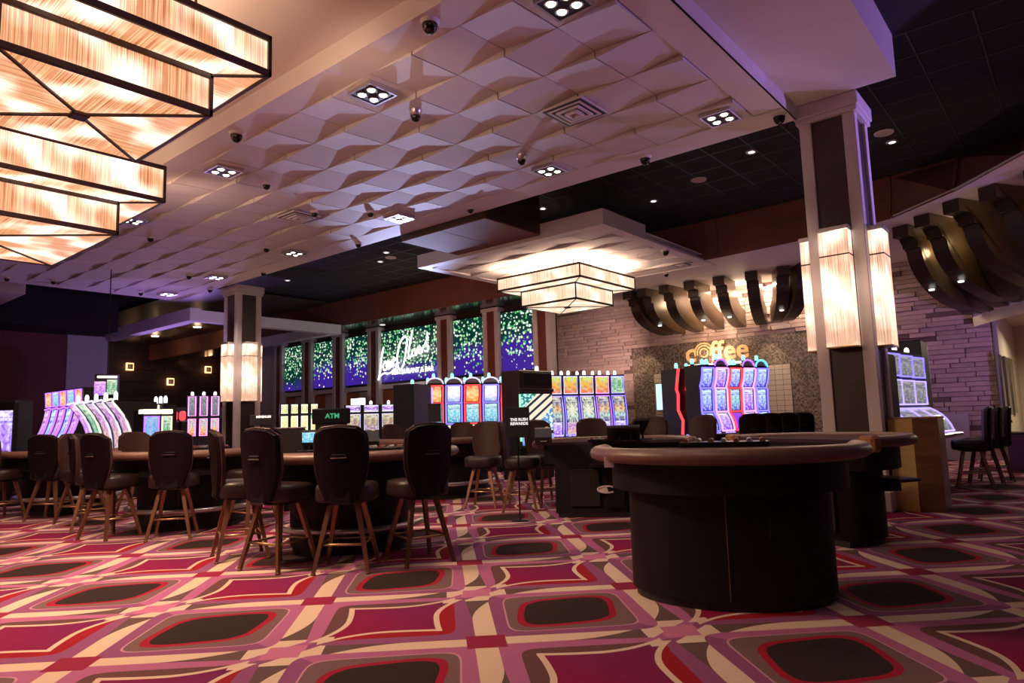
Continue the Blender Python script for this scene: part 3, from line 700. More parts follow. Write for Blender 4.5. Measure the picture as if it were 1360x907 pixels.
def sconce(label, loc, rotz, z0, z1, w=.31, d=.17):
    """local +X out of the wall"""
    t = thing('wall_lantern', label, 'sconce', (loc[0], loc[1], z0), rotz, 'column lanterns')
    h = z1-z0
    def face(p0, p1):
        L = math.dist(p0, p1)
        m = MB(); m.quad((p0[0], p0[1], 0), (p1[0], p1[1], 0), (p1[0], p1[1], h), (p0[0], p0[1], h), 0, ((0, 0), (L, 0), (L, h), (0, h)))
        m.build('glass_panel', MT['strand_s'], t)
    face((d, -w/2), (d, w/2)); face((0.01, -w/2), (d, -w/2)); face((d, w/2), (0.01, w/2))
    MB().rbox(0, d+.01, -w/2-.01, w/2+.01, h, h+.05, .005).build('top_cap', MT['chrome'], t)
    MB().rbox(0, d+.005, -w/2-.005, w/2+.005, -.02, 0, .004).build('bottom_plate', MT['brass'], t)
    MB().rbox(-.02, d+.004, -w/2-.004, w/2+.004, h*.78, h*.78+.015, .002).build('band', MT['frame_dark'], t)
    lamp('POINT', 'lantern_light', (loc[0]+math.cos(rotz)*(d+.18), loc[1]+math.sin(rotz)*(d+.18), (z0+z1)/2), 9, (1, .62, .42), size=.12)
    return t
cw = .60
cr = atx(1055.4, 157, 8.2); cxr, cyr = 8.2, 1.72
column('column', 'white and dark brown square column with glowing lanterns, the nearer one at right', cxr, cyr, cw, Z2)
zr0, zr1 = vertz = (None, None)
zt = atx(1110, 305, cxr-.17).z; zb = atx(1118, 459, cxr-.17).z
sconce('tall strand-glass lantern on the front of the right column', (cxr+.03, cyr+cw/2), math.pi, zb, zt)
sconce('tall strand-glass lantern on the right side of the right column', (cxr+cw/2, cyr+.03), -math.pi/2, zb, zt)
sconce('tall strand-glass lantern half hidden on the left side of the right column', (cxr+cw/2, cyr+cw-.03), math.pi/2, zb, zt)
lc = atz(315.5, 377.5, ZC); clx, cly = lc.x, lc.y
column('column', 'white and dark brown square column with glowing lanterns, the farther one at left', clx, cly, cw*1.04, ZC)
zt2 = aty(330, 456, cly-.17).z; zb2 = aty(330, 532, cly-.17).z
sconce('tall strand-glass lantern on the right-facing side of the left column', (clx+cw/2, cly+.03), -math.pi/2, zb2, zt2)
sconce('tall strand-glass lantern on the left-facing side of the left column', (clx+.03, cly+cw/2), math.pi, zb2, zt2)
sconce('narrow sliver of a strand-glass lantern behind the left column', (clx+cw-.03, cly+cw/2), 0, zb2, zt2)

# ------------------------------------------------------------------ ceiling cloud with folded tiles
zq = 4.285; kq = (zq-EYE)/3.4
cN = (10.156*kq, 6.268*kq); sq = 4.80*kq
cl = MB(); bd = .22; x0, y0 = cN; x1, y1 = x0+sq, y0+sq
cl.box(x0, 11.05, y0, y0+bd, zq, zq+.13); cl.box(11.05, x1, y0, y0+bd, zq, zq+.04); cl.box(x0, x1, y1-bd, y1, zq, zq+.13); cl.box(x0, x0+bd, y0+bd, y1-bd, zq, zq+.13); cl.box(x1-bd, x1, y0+bd, y1-bd, zq, zq+.04)
cl.box(x0, 11.05, y0, y1, zq+.13, zq+.27); cl.box(11.05, x1, y0+.02, y1, zq+.135, zq+.15)
cloud = struct('ceiling_cloud', cl, MT['white'], 'square dropped ceiling panel of folded tiles above the far lantern')
nt = 7; ts = (sq-2*bd)/nt
def tmesh(kind, TS_, sw_):
    b = MB(); g_ = .004
    def z(u, w): return sw_*(u+w-1) if kind == 'F' else sw_*(u-w)
    return curl_tile(b, z, TS_, TS_, g_, .012 if kind == 'F' else g_)
cF, cR = tmesh('F', ts, .033), tmesh('R', ts, .033)
for i in range(nt):
    for j in range(nt): link('folded_ceiling_tile', cF if (i+j) % 2 else cR, cloud, (x0+bd+i*ts, y0+bd+j*ts, zq+.02))
# brown bridge between coffer and cloud
ba = atz(719, 312, 4.36); bb = atz(610, 339, 4.36)
br = MB().box(XE+.02, x0-.0, ba.y, bb.y, 4.37, ZK); bs = struct('ceiling_bridge', br, MT['dark_brown'], 'brown dropped bridge between the coffer and the far ceiling panel')
mxy = (ba.y+bb.y)/2
for a, b in ((ba.y, mxy), (mxy, bb.y)):
    MB().rbox(XE+.02, x0-.002, a+.004, b-.004, 4.35, 4.372, .004).build('bridge_panel', MT['brown_panel'], bs)

# ------------------------------------------------------------------ square lanterns
def chandelier(label, cx, cy, z, hl, hh, ul, uh, mat, ztop, fr=.022):
    """hl,hh half side and height of the lower box; ul,uh of the upper box"""
    t = thing('square_lantern', label, 'chandelier', (cx, cy, z), 0, 'two-tier square lanterns')
    def tier(h, z0, z1, hole, bar):
        for k in range(4):
            m = Matrix.Rotation(k*math.pi/2, 4, 'Z')
            A = m@Vector((-h, -h, 0)); B = m@Vector((h, -h, 0)); L = 2*h; hh_ = z1-z0
            MB().quad((A.x, A.y, z0), (B.x, B.y, z0), (B.x, B.y, z1), (A.x, A.y, z1), 0, ((0, 0), (L, 0), (L, hh_), (0, hh_))).build('glass_side', mat, t)
            # bottom pane: a trapezium or triangle with strands perpendicular to its edge
            c2 = m@Vector((hole, -hole, 0)); d2 = m@Vector((-hole, -hole, 0))
            MB().add([(B.x, B.y, z0), (A.x, A.y, z0), (d2.x, d2.y, z0), (c2.x, c2.y, z0)], [(0, 1, 2, 3)], 0, [[(L, 0), (0, 0), (h-hole, h-hole), (h+hole, h-hole)]]).build('glass_bottom', mat, t)
            f_ = MB(); w = fr
            f_.rbox(-h-w, h+w, -h-w*1.0, -h+w*.3, z0-w*.6, z0+bar, .004, 0, m); f_.rbox(-h-w, h+w, -h-w, -h+w*.3, z1-bar*1.1, z1+w*.3, .004, 0, m)
            f_.rbox(h-w*.3, h+w, -h-w, -h+w*.3, z0, z1, .004, 0, m)
            L2 = math.sqrt(2)*(h-hole); dm = m@Matrix.Translation((hole, -hole, 0))@Matrix.Rotation(-math.pi/4, 4, 'Z')
            f_.rbox(0, L2, -w*.5, w*.5, z0-w*.9, z0+.0, .003, 0, dm)
            f_.build('frame', MT['frame_dark'], t)
    b1 = fr*1.7
    tier(hl, 0, hh, .02, b1); tier(ul, hh+.0, hh+uh, hl*.96, b1)
    MB().rbox(-.06, .06, -.06, .06, -.035, .0, .01).build('centre_boss', MT['frame_dark'], t)
    MB().box(-hl*.9, hl*.9, -hl*.9, hl*.9, hh+uh-.03, hh+uh-.02).build('top_plate', MT['frame_dark'], t)
    st_ = MB()
    for a in (-1, 1):
        for b in (-1, 1): st_.tube([(a*ul*.6, b*ul*.6, hh+uh-.02), (a*ul*.6, b*ul*.6, ztop-z)], .012, 6)
    st_.build('hanger', MT['frame_dark'], t)
    return t
k1 = (3.40-EYE)/1.83
chandelier('large glowing square lantern nearest the camera, with a dark cross underneath', 1.345*k1, 4.30*k1, 3.40, .51*k1, .25*k1, .745*k1, .24*k1, MT['strand'], ZC+.21)
k2 = (3.30-EYE)/1.83
chandelier('second glowing square lantern, behind and below the nearest one at far left', 1.598*k2, 7.65*k2, 3.30, .87*k2, .31*k2, 1.16*k2, .34*k2, MT['strand'], ZC+.21)
k3 = (3.455-EYE)/1.83
kcx, kcy = 9.16*k3, 6.40*k3
chandelier('glowing square lantern hanging from the far ceiling panel', kcx, kcy, 3.455, .53*k3, .262*k3, .80*k3, .215*k3, MT['strand_f'], zq, .018)
lamp('AREA', 'far_lantern_uplight', (kcx, kcy, 4.02), 420, (1, .70, .48), (kcx, kcy, 5), 2.0)
lamp('AREA', 'near_lantern_uplight', (1.345*k1, 4.30*k1, 4.08), 35, (1, .62, .36), (1.345*k1, 4.30*k1, 5), 1.6)
lamp('AREA', 'second_lantern_uplight', (1.598*k2, 7.65*k2, 4.2), 30, (1, .62, .36), (1.598*k2, 7.65*k2, 5), 2.0)
lamp('AREA', 'near_lantern_down', (1.345*k1, 4.30*k1, 3.34), 190, (1, .66, .42), (1.345*k1, 4.30*k1, 0), .5)
lamp('AREA', 'second_lantern_down', (1.598*k2, 7.65*k2, 3.26), 50, (1, .66, .42), (1.598*k2, 7.65*k2, 0), 2.0)
lamp('AREA', 'far_lantern_down', (kcx, kcy, 3.42), 25, (1, .72, .5), (kcx, kcy, 0), 1.2)

# ------------------------------------------------------------------ recessed fittings
dl_names = {}
def quad_light(x, y, label, power, aimed=True):
    t = thing('recessed_light', label, 'downlight', (x, y, ZC), 0, 'four-lamp square downlights')
    r = MB(); a = .16
    for q in ((-a-.02, a+.02, -a-.02, -a), (-a-.02, a+.02, a, a+.02), (-a-.02, -a, -a, a), (a, a+.02, -a, a)): r.box(q[0], q[1], q[2], q[3], -.05, .02)
    r.build('trim_ring', MT['chrome'], t)
    MB().box(-a, a, -a, a, -.047, -.03).build('black_plate', MT['black'], t)
    for i in (-1, 1):
        for j in (-1, 1):
            b = MB().lathe([(.0, -.056), (.034, -.056), (.04, -.047)], (i*.075, j*.075, 0), 12); b.build('lamp_lens', MT['lamp_warm'], t)
            MB().lathe([(.044, -.047), (.054, -.055), (.06, -.046)], (i*.075, j*.075, 0), 12).build('lamp_ring', MT['chrome'], t)
    lamp('SPOT', 'downlight_beam', (x, y, ZC-.1), power, (1, .77, .67), (x, y, 0), .06, spot=105, blend=.7)
QL = [(495, 128, 'left of the middle, below the near lantern recess'), (749, 8, 'at the top edge of the photo'), (957, 159, 'near the right column'), (730, 229, 'above the far lantern, left of the column'),
      (530, 292, 'at the middle of the far coffer border'), (297, 230, 'near the second lantern'), (287, 370, 'near the left column'), (222, 392, 'leftmost at the coffer end'), (176, 295, 'beside the second lantern\'s lower corner'), (391, 338, 'between the middle and the left column')]
for x, y, l in QL:
    p = atz(x, y, ZC-.06); quad_light(p.x, p.y, 'square four-lamp downlight in the white coffer, '+l, 28 if x > 700 else 115)
# unseen ones in front of the frame's edge
for p in ((1.6, 1.9), (1.0, -.6)):
    lamp('SPOT', 'downlight_beam', (p[0], p[1], ZC+.1), 50, (1, .78, .66), (p[0], p[1], 0), .06, spot=95, blend=.8)
def dome(x, y, label, z=ZC, s=1.0, stalk=0):
    p = atz(x, y, z-.06-stalk); t = thing('dome_camera', label, 'camera', (p.x, p.y, z), 0, 'black dome cameras')
    MB().lathe([(.0, -.03-stalk), (.07*s, -.03-stalk), (.085*s, -.0), (.085*s, .01)], k=16).build('collar', MT['white'] if not stalk else MT['chrome'], t)
    MB().lathe([(.0, -.115*s-stalk), (.03*s, -.11*s-stalk), (.055*s, -.085*s-stalk), (.066*s, -.05*s-stalk), (.068*s, -.02-stalk)], k=16).build('dome', MT['cam_black'], t)
DC = [(571, 37, 'largest, beside the near lantern recess'), (314, 183, 'on the near border left of the middle'), (857, 214, 'on the far border, right of the middle'), (1035, 159, 'at the far corner by the right column'),
      (552, 158, 'on the tile beside the left four-lamp light'), (693, 216, 'on a tile left of the small downlight'), (625, 281, 'on the far border above the brown bridge'), (354, 249, 'small, among the tiles at left'), (418, 286, 'small, beside the vent at left'),
      (492, 286, 'on the blue-lit tiles left of the middle downlight'), (354, 333, 'small, above the left column'), (476, 327, 'on the far border, left part'), (350, 365, 'at the border by the left column top'), (279, 387, 'on the end border left of the column'), (251, 369, 'tiny, near the coffer end'), (200, 319, 'tiny, beside the second lantern'), (187, 391, 'tiny, at the coffer end border'), (71, 376, 'tiny, at the far left end'), (9, 372, 'tiny, at the frame\'s left edge')]
for k, (x, y, l) in enumerate(DC): dome(x, y, 'black dome camera under the coffer, '+l, ZC-.0, 1.0 if k < 4 else .8, .05 if k in (4, 5) else 0)
def vent(x, y, label, w=.3, z=ZC):
    p = atz(x, y, z-.05); t = thing('ceiling_vent', label, 'vent', (p.x, p.y, z-.03), 0)
    MB().rbox(-w, w, -w, w, -.02, -.0, .006).build('frame', MT['white'], t)
    for k, q in enumerate((.8, .55, .3)):
        m = MB(); a = w*q; b = a-.03
        for r in ((-a, a, -a, -b), (-a, a, b, a), (-a, -b, -b, b), (b, a, -b, b)): m.box(*r, -.03-.012*k, -.02)
        m.build('louvre', MT['white'], t)
        a2 = a+.035; m = MB()
        for r in ((-a2, a2, -a2, -a), (-a2, a2, a, a2), (-a2, -a, -a, a), (a, a2, -a, a)): m.box(*r, -.024, -.0199)
        m.build('louvre_gap', MT['black'], t)
vent(763, 150, 'square white air diffuser in the coffer, right of the middle', .27); vent(397, 289, 'square white air diffuser in the coffer, at left', .25); vent(905, 352, 'square white air diffuser in the far ceiling panel', .15, zq)
dome(884, 336, 'black dome camera under the far ceiling panel, upper one', zq, 1.0); dome(885, 366, 'black dome camera under the far ceiling panel, lower one', zq, .8)
BL = [(998, 203, 'left of the right column'), (868, 268, 'above the far lantern'), (1185, 190, 'right of the right column'), (721, 278, 'by the coffer edge above the brown bridge'), (382, 373, 'above the left column, nearer'), (368, 396, 'above the left column, farther'), (513, 336, 'left pair, upper'), (505, 348, 'left pair, lower'), (42, 396, 'far left, upper'), (147, 399, 'far left, right of the soffit'), (227, 416, 'left, near the canopy'), (41, 436, 'far left, lowest'), (93, 418, 'far left, middle')]
for x, y, l in BL:
    p = atz(x, y, ZK-.02); t = thing('small_downlight', 'small bright downlight in the black ceiling, '+l, 'downlight', (p.x, p.y, ZK), 0, 'small downlights')
    MB().lathe([(.0, -.012), (.05, -.012)], k=12).build('lens', MT['lamp_soft'], t); MB().lathe([(.05, -.012), (.08, -.02), (.09, -.0)], k=16).build('rim', MT['chrome'], t)
    if x > 300: lamp('SPOT', 'small_downlight_beam', (p.x, p.y, ZK-.05), 22, (1, .8, .65), (p.x, p.y, 0), .05, spot=80, blend=.8)
for x, y, l, in ((1174, 178, 'right of the right column'), (928, 240, 'left of the right column'), (26, 418, 'far left'), (66, 415, 'far left, second'), (519, 343, 'left of the brown bridge')):
    p = atz(x, y, ZK-.02); t = thing('ceiling_speaker', 'round white speaker in the black ceiling, '+l, 'speaker', (p.x, p.y, ZK), 0, 'ceiling speakers')
    MB().lathe([(.0, -.016), (.10, -.016), (.115, -.01)], k=20).build('grille', MT['beige'], t); MB().lathe([(.115, -.01), (.13, -.014), (.135, .0)], k=20).build('rim', MT['white'], t)
p = atx(498, 431, XW-.5); p = atz(508, 431, ZD); t = thing('soffit_lamp', 'small lamp in the dark soffit above the script sign', 'downlight', (p.x, p.y, ZD), 0); MB().lathe([(.0, -.012), (.09, -.012)], k=12).build('lens', MT['lamp_soft'], t); MB().lathe([(.09, -.012), (.12, 0)], k=12).build('rim', MT['chrome'], t)

# ------------------------------------------------------------------ bronze fins
def fin_outline(front_x, L, ztop, zbot, wall_x):
    """(x,z) outline: front drop with a stepped head, curving back to the wall"""
    h = L/1.66; x0 = .30*h; xi = .92*h
    P = [(0, ztop), (0, ztop-.20), (.22*h, ztop-.20), (.22*h, ztop-.36), (x0, ztop-.36)]
    n = 14
    for i in range(n+1):
        a = math.pi/2*i/n; P.append((x0+(L-x0)*(1-math.cos(a)), (ztop-.36)-(ztop-.36-zbot)*math.sin(a)))
    P.append((L, zbot+.42))
    for i in range(n+1):
        a = math.pi/2*(1-i/n); P.append((xi+(L-xi)*(1-math.cos(a)), (ztop-.1)-(ztop-.1-zbot-.42)*math.sin(a)))
    P += [(xi, ztop)]
    return P
def fin(x, y, L, label, rotz=0, th=.27, zbot=3.25, light=False, group='bronze fins over the coffee bar'):
    t = thing('ceiling_fin', label, 'ceiling fin', (x, y, 0), rotz, group)
    out = fin_outline(0, L, ZD-.025, zbot, 0); m = MB(); n = len(out)
    # side faces bronze, edge dark; concave outline triangulated through bmesh
    bm = bmesh.new(); vsa = [bm.verts.new((p[0], -th/2, p[1])) for p in out]; fa = bm.faces.new(vsa)
    bmesh.ops.triangulate(bm, faces=[fa]); bm.verts.ensure_lookup_table()
    tris = [[v.index for v in f_.verts] for f_ in bm.faces]; bm.verts.index_update(); tris = [[vsa.index(v) for v in f_.verts] for f_ in bm.faces]; bm.free()
    a = [(p[0], -th/2, p[1]) for p in out]; b = [(p[0], th/2, p[1]) for p in out]
    m.add(a, tris, 0); m.add(b, [tr[::-1] for tr in tris], 0); m.build('fin_sides', MT['fin'], t)
    e = MB(); e.add(a+b, [(i, (i+1) % n, (i+1) % n+n, i+n) for i in range(n)], 0, smooth=False); e.build('fin_edge', MT['fin_face'], t)
    if light:
        px, pz = out[11]; MB().lathe([(.0, -.012), (.045, -.012), (.05, .01)], (px+.12, 0, pz-.10), 12).build('puck_light', MT['lamp_soft'], t)
        lamp('SPOT', 'fin_light', (x+px, y, pz-.15), 10, (1, .78, .55), (x+px+.5, y, 0), .04, spot=70)
    return t
f1 = [(826, 391), (845, 385), (874, 378), (907, 372), (946, 368), (989, 362), (1032, 359), (1062, 357)]
nm = ['leftmost', 'second from the left', 'third from the left', 'fourth from the left', 'fifth from the left', 'sixth, in front of the brightest glow', 'seventh, with a lit puck', 'eighth, half behind the right column']
for k, (x, y) in enumerate(f1):
    Y = atx(x, y, 15.35).y-.14; fin(15.35, Y, 1.66, 'curved bronze ceiling fin left of the right column, '+nm[k], rotz=R_((-10, -8, -4, 0, 6, 14, 26, 34)[k]), light=k in (1, 3, 4, 6))
f2 = [(1183, 300.7), (1211, 286), (1248.5, 266.7), (1295.5, 247.8), (1355, 223), (1430, 190)]
nm2 = ['first beside the right column', 'second from the column', 'third from the column', 'fourth from the column', 'at the frame\'s right edge', 'beyond the right edge']
for k, (x, y) in enumerate(f2):
    p = atz(x, y, ZD-.03); fin(p.x+.1, p.y-.12, 2.55, 'large curved bronze ceiling fin right of the right column, '+nm2[k], rotz=R_(-14-6*k), th=.26, zbot=2.98, light=k in (0, 1, 3))
for k, (x, y) in enumerate(((1297, 418), (1312, 414), (1332, 408), (1357, 401))):
    p = atz(x, y, 2.93); fin(p.x-1.42*math.cos(R_(20))-.1, p.y+1.42*math.sin(R_(20)), 1.42, 'small far bronze fin above the corridor opening, %s of four' % ['leftmost', 'second', 'third', 'rightmost'][k], R_(-20), .24, 2.93, False, 'far bronze fins')
# glow cove behind the fins
for yy in (4.6, 5.8, 7.0): lamp('AREA', 'fin_cove_light', (16.85, yy, ZD-.12), 60, (1, .78, .55), (17.0, yy, 2.8), .12, 1.1)
for yy in (5.0, 6.4, 7.8): lamp('POINT', 'fin_gap_light', (16.6, yy, 4.05), 22, (1, .74, .5), size=.08)
for px, py in ((1250, 320), (1300, 300), (1345, 270)):
    p = atz(px, py, 3.95); lamp('POINT', 'fin_gap_light', (p.x+.6, p.y+.1, 3.9), 5, (1, .74, .42), size=.08)
for yy, k in ((9.3, 0), (5.9, 1), (4.1, 2)): lamp('SPOT', 'mosaic_spot', (16.3, yy, 3.3), 45, (1, .8, .5), (17.05, yy, 1.9), .03, spot=55)
# ------------------------------------------------------------------ coffee sign
cs = thing('coffee_sign', 'glowing coffee lettering above the game bank on the mosaic wall', 'sign', (XS-.2, 6.6, 2.52))
warmt = glow('coffee_letter_glow', (1, .42, .14), .75, (.6, .3, .15))
pL = atx(917, 470, XS-.2); pR = atx(987, 467, XS-.2); cs.location = (XS-.2, (pL.y+pR.y)/2, pL.z)
wid = pL.y-pR.y
lettering('c  ffee', wid/2.02*1.0, warmt, cs, (0, 0, 0), math.pi, .012)
m_ = MB()
for rr in (.10, .17, .23):
    m_.tube([(0, wid*.235+rr*1.1*math.cos(a), rr*1.1*math.sin(a)) for a in [i*math.pi/8-.3 for i in range(11 if rr > .11 else 16)]], .018, 6)
m_.build('swirl_letter', warmt, cs)
MB().rbox(.05, .2, -wid*.5, wid*.5, -.33, -.30, .01).build('bracket', MT['black'], cs)
MB().rbox(-.02, .05, -wid*.56, wid*.56, -.34, -.29, .01).build('light_bar', glow('coffee_bar_glow', (1, .82, .6), 3.5), cs)
lamp('AREA', 'coffee_sign_glow', (XS-.3, cs.location.y, cs.location.z-.28), 42, (1, .7, .45), (XS, cs.location.y, cs.location.z+.2), .3, wid)

# ------------------------------------------------------------------ stools (facing local +X)
def seat_mesh():
    m = MB(); sec = [(.0, .508, .90), (.0, .515, .97), (.0, .54, 1.0), (.0, .605, 1.0), (.0, .632, .95), (.0, .642, .80), (.0, .646, .4)]
    k = 28; vs = []
    for _, z, s_ in sec:
        for j in range(k):
            a = 2*math.pi*j/k; c, d = math.cos(a), math.sin(a); e = .62
            vs.append((.02+.215*s_*math.copysign(abs(c)**e, c), .228*s_*math.copysign(abs(d)**e, d), z))
    n = len(sec); fs = [(i*k+j, i*k+(j+1) % k, (i+1)*k+(j+1) % k, (i+1)*k+j) for i in range(n-1) for j in range(k)]
    m.add(vs, fs, smooth=True); m.add([vs[i] for i in range(k)], [list(range(k))[::-1]]); m.add(vs[-k:], [list(range(k))], smooth=True); return m.mesh('seat', MT['leather_seat'])
def back_pts(w_scale=1.0, off=0.0, grow=0.0):
    """grid on the curved back: returns rows of points; off = offset along the thickness"""
    rows = []
    n = 12; k = 10
    for i in range(n+1):
        t = i/n; z = .525+.535*t
        hw = .13+.068*min(1, max(0, t-.06)*2.6)**.7
        if t > .84: hw *= max(0.0, 1-((t-.84)/.19)**2.6)**.42
        hw = max(hw, .085)+grow
        lean = -.215-.05*t
        row = []
        for j in range(k+1):
            y = -hw+2*hw*j/k; cx = .055*(y/.22)**2
            top = .012*math.cos(math.pi*y/(2*hw)) if i == n else 0
            row.append((lean+cx+off, y, z+(grow if i == n else 0)+top))
        rows.append(row)
    return rows
def slab(rowsA, rowsB, name, mats):
    m = MB(); n = len(rowsA); k = len(rowsA[0]); A = [p for r in rowsA for p in r]; B = [p for r in rowsB for p in r]
    q = lambda i, j: i*k+j; F = [(q(i, j), q(i, j+1), q(i+1, j+1), q(i+1, j)) for i in range(n-1) for j in range(k-1)]
    m.add(A, F, 0, smooth=True); m.add(B, [f[::-1] for f in F], len(mats)-1, smooth=True)
    rim = [q(0, j) for j in range(k)]+[q(i, k-1) for i in range(1, n)]+[q(n-1, j) for j in range(k-2, -1, -1)]+[q(i, 0) for i in range(n-2, 0, -1)]
    L = len(rim); o = len(A)
    m.add(A+B, [(rim[i], rim[(i+1) % L], rim[(i+1) % L]+o, rim[i]+o)[::-1] for i in range(L)], len(mats)-1, smooth=False)
    return m.mesh(name, mats)
ME = {}
ME['seat'] = seat_mesh()
ME['back'] = slab(back_pts(off=.055, grow=-.006), back_pts(off=.022), 'back_cushion', [MT['leather']])
ME['shell'] = slab(back_pts(off=.021), back_pts(off=-.008, grow=-.012), 'back_shell', [MT['leather_back']])
rim_rows = back_pts(off=.022, grow=.003); rp = [rim_rows[i][0] for i in range(len(rim_rows))]+rim_rows[-1][1:-1]+[rim_rows[i][-1] for i in range(len(rim_rows)-1, -1, -1)]
ME['piping'] = MB().tube(rp, .006, 5).mesh('piping', MT['leather'])
ME['slot'] = MB().rbox(-.262, -.250, -.055, .055, .845, .868, .008).rbox(-.268, -.256, -.06, .06, .833, .843, .004, 1).mesh('hand_slot', [MT['cam_black'], MT['leather']])
ME['bracket'] = MB().rbox(-.225, -.195, -.08, .08, .505, .62, .01).rbox(-.2, .16, -.10, .10, .495, .512, .004).lathe([(.07, .48), (.07, .51)], (0.0, 0, 0), 12).rbox(-.12, .12, -.12, .12, .485, .497, .004).mesh('seat_bracket', MT['blackm'])
lg = MB(); pa, pb = Vector((.10, .10, .495)), Vector((.20, .20, .012))
def square_bar(m, a, b, r0, r1, mi=0):
    m.tube([a, b], r0, 4, mi, r2=r1)
square_bar(lg, pa, pb, .026, .018); lg.lathe([(.0, 0), (.020, 0), (.020, .014), (.0, .016)], (.20, .20, 0), 10)
ME['leg'] = lg.mesh('leg', MT['bronze'])
fz = .205; ff = .10+.10*(.495-fz)/.483
fr_ = MB()
ME['foot'] = fr_.tube([(-ff, -ff, fz), (ff, -ff, fz), (ff, ff, fz), (-ff, ff, fz)], .0095, 6, closed=True).mesh('footrest', MT['brass'])
def stool(label, x, y, rot, group, parts=True):
    t = thing('casino_stool', label, 'stool', (x, y, 0), R_(rot), group)
    link('seat', ME['seat'], t); link('back_cushion', ME['back'], t); b = link('back_shell', ME['shell'], t); link('hand_slot', ME['slot'], b)
    link('piping', ME['piping'], t); link('seat_bracket', ME['bracket'], t); link('footrest', ME['foot'], t)
    for k in range(4): link('leg', ME['leg'], t, None, k*math.pi/2)
    return t

# ------------------------------------------------------------------ gaming tables (arc side towards local +X, dealer side at local -X)
def dshape(R, n=28, flat=.12, inset=0):
    P = [(-flat, -R)]+[(R*math.cos(a), R*math.sin(a)) for a in [-math.pi/2+math.pi*i/n for i in range(n+1)]]+[(-flat, R)]
    return P
def gtable(label, x, y, rot, R, H, baseR, caps=False, apron=.18, dealer_detail=False, foot=True):
    t = thing('card_table', label, 'gaming table', (x, y, 0), R_(rot), 'half-round card tables')
    inner = dshape(R-.10); MB().prism(inner, H-.06, H-.03).build('felt_top', MT['felt'], t)
    path = [(p[0], p[1], H-.045) for p in dshape(R-.055)]
    prof = [(.062*math.cos(a)*1.0, .046*math.sin(a)) for a in [i*2*math.pi/12 for i in range(12)]]
    rl = MB().sweep(path, prof[::1]); rl.build('padded_rail', MT['rail'], t)
    for s_ in (-1, 1):
        e = MB().lathe([(.0, .046), (.03, .04), (.052, .022), (.062, 0), (.052, -.022), (.03, -.04), (.0, -.046)], (-.12, s_*(R-.055), H-.045), 14); e.build('rail_end', MT['wood'] if caps else MT['rail'], t)
        if caps:
            MB().rbox(-.17, -.07, s_*(R-.055)-.075, s_*(R-.055)+.075, H-.12, H+.004, .02).build('wooden_end_cap', MT['wood'], t)
    ap = MB().prism(dshape(R-.13), H-.09-apron, H-.06, smooth=True); ap.build('apron', MT['tbl'], t)
    bp = [(-.12, -baseR)]+[(.15+(baseR-.15)*math.cos(a) if True else 0, baseR*math.sin(a)) for a in [-math.pi/2+math.pi*i/16 for i in range(17)]]+[(-.12, baseR)]
    b = MB().prism(bp, .05, H-.09-apron, smooth=True); b.build('pedestal', MT['tbl'], t)
    MB().prism([(p[0]*.96, p[1]*.96) for p in bp], 0, .05).build('kick_base', MT['black'], t)
    # panel seams
    for k in (8,):
        a = -math.pi/2+math.pi*k/16; px, py = .15+(baseR-.15)*math.cos(a), baseR*math.sin(a)
        MB().rbox(-.004, .004, -.003, .003, .06, H-.1-apron, .001, 0, Matrix.Translation((px, py, 0))@Matrix.Rotation(a, 4, 'Z')).build('panel_seam', MT['bronze'], t)
    if foot:
        fp = [(p[0]*1.0+.05, p[1], .22) for p in dshape(baseR+.12, 20, 0)]
        MB().tube(fp, .028, 10).build('foot_rail', MT['chrome'], t)
    if dealer_detail:
        for s_ in (-1, 1):
            MB().rbox(-.155, -.12, s_*baseR*.5-.16, s_*baseR*.5+.16, .12, .52, .006).build('door_panel', MT['tbl_panel'], t)
        MB().rbox(-.16, -.12, -.10, .10, .10, .56, .006).build('door_panel', MT['tbl'], t)
        MB().rbox(-.34, -.1, -R*.3, R*.3, H-.30, H-.27, .004).build('pull_shelf', MT['blackm'], t)
    return t
def chip_tray(x, y, z, rot, label):
    t = thing('chip_tray', label, 'chip tray', (x, y, z), R_(rot)); m = MB().rbox(-.11, .11, -.28, .28, 0, .03, .004); m.build('tray', MT['blackm'], t)
    for k in range(7):
        MB().tube([(-.09, -.24+k*.08, .035), (.09, -.24+k*.08, .035)], .018, 8).build('chip_row', MT['chrome'] if k % 2 else MT['maroon'], t)
T1 = gtable('half-round card table ringed by the nearest dark stools', 3.98, 5.23, 218, .95, .865, .52)
T3 = gtable('large half-round table in the right foreground with a brown padded rail', 4.27, 1.82, 202, .84, .893, .59, apron=.17, foot=False)
T4 = gtable('card table behind the foreground one, with wooden rail ends', 6.30, 1.95, -30, .86, .875, .55, caps=True, dealer_detail=True, foot=False)
T2 = gtable('card table seen from its dealer side, left of the foreground table', 6.70, 4.13, 32, .90, .85, .66, dealer_detail=True, foot=False)
TA = gtable('half-round card table at left, behind the second group of stools', 3.88, 8.08, 228, .95, .865, .55)
TB = gtable('far half-round card table at the left edge', 3.64, 11.24, 235, .95, .865, .55)
p = atd(585, 588, 10.6); TC = gtable('far card table in front of the red and blue game machines', p.x, p.y, 225, 1.0, .865, .7)
MB().rbox(.22, .46, -.74, -.40, .50, .53, .01).rbox(.28, .40, -.6, -.4, .42, .5, .005).build('side_shelf', MT['blackm'], T4)
MB().rbox(-.16, -.115, .05, .17, .12, .54, .004).build('slot_panel', MT['cam_black'], T4)
MB().rbox(-.016, .016, -.002, .004, .30, .40, .002).build('lock_plate', MT['black'], T3, (.605, .22, .1), .25)
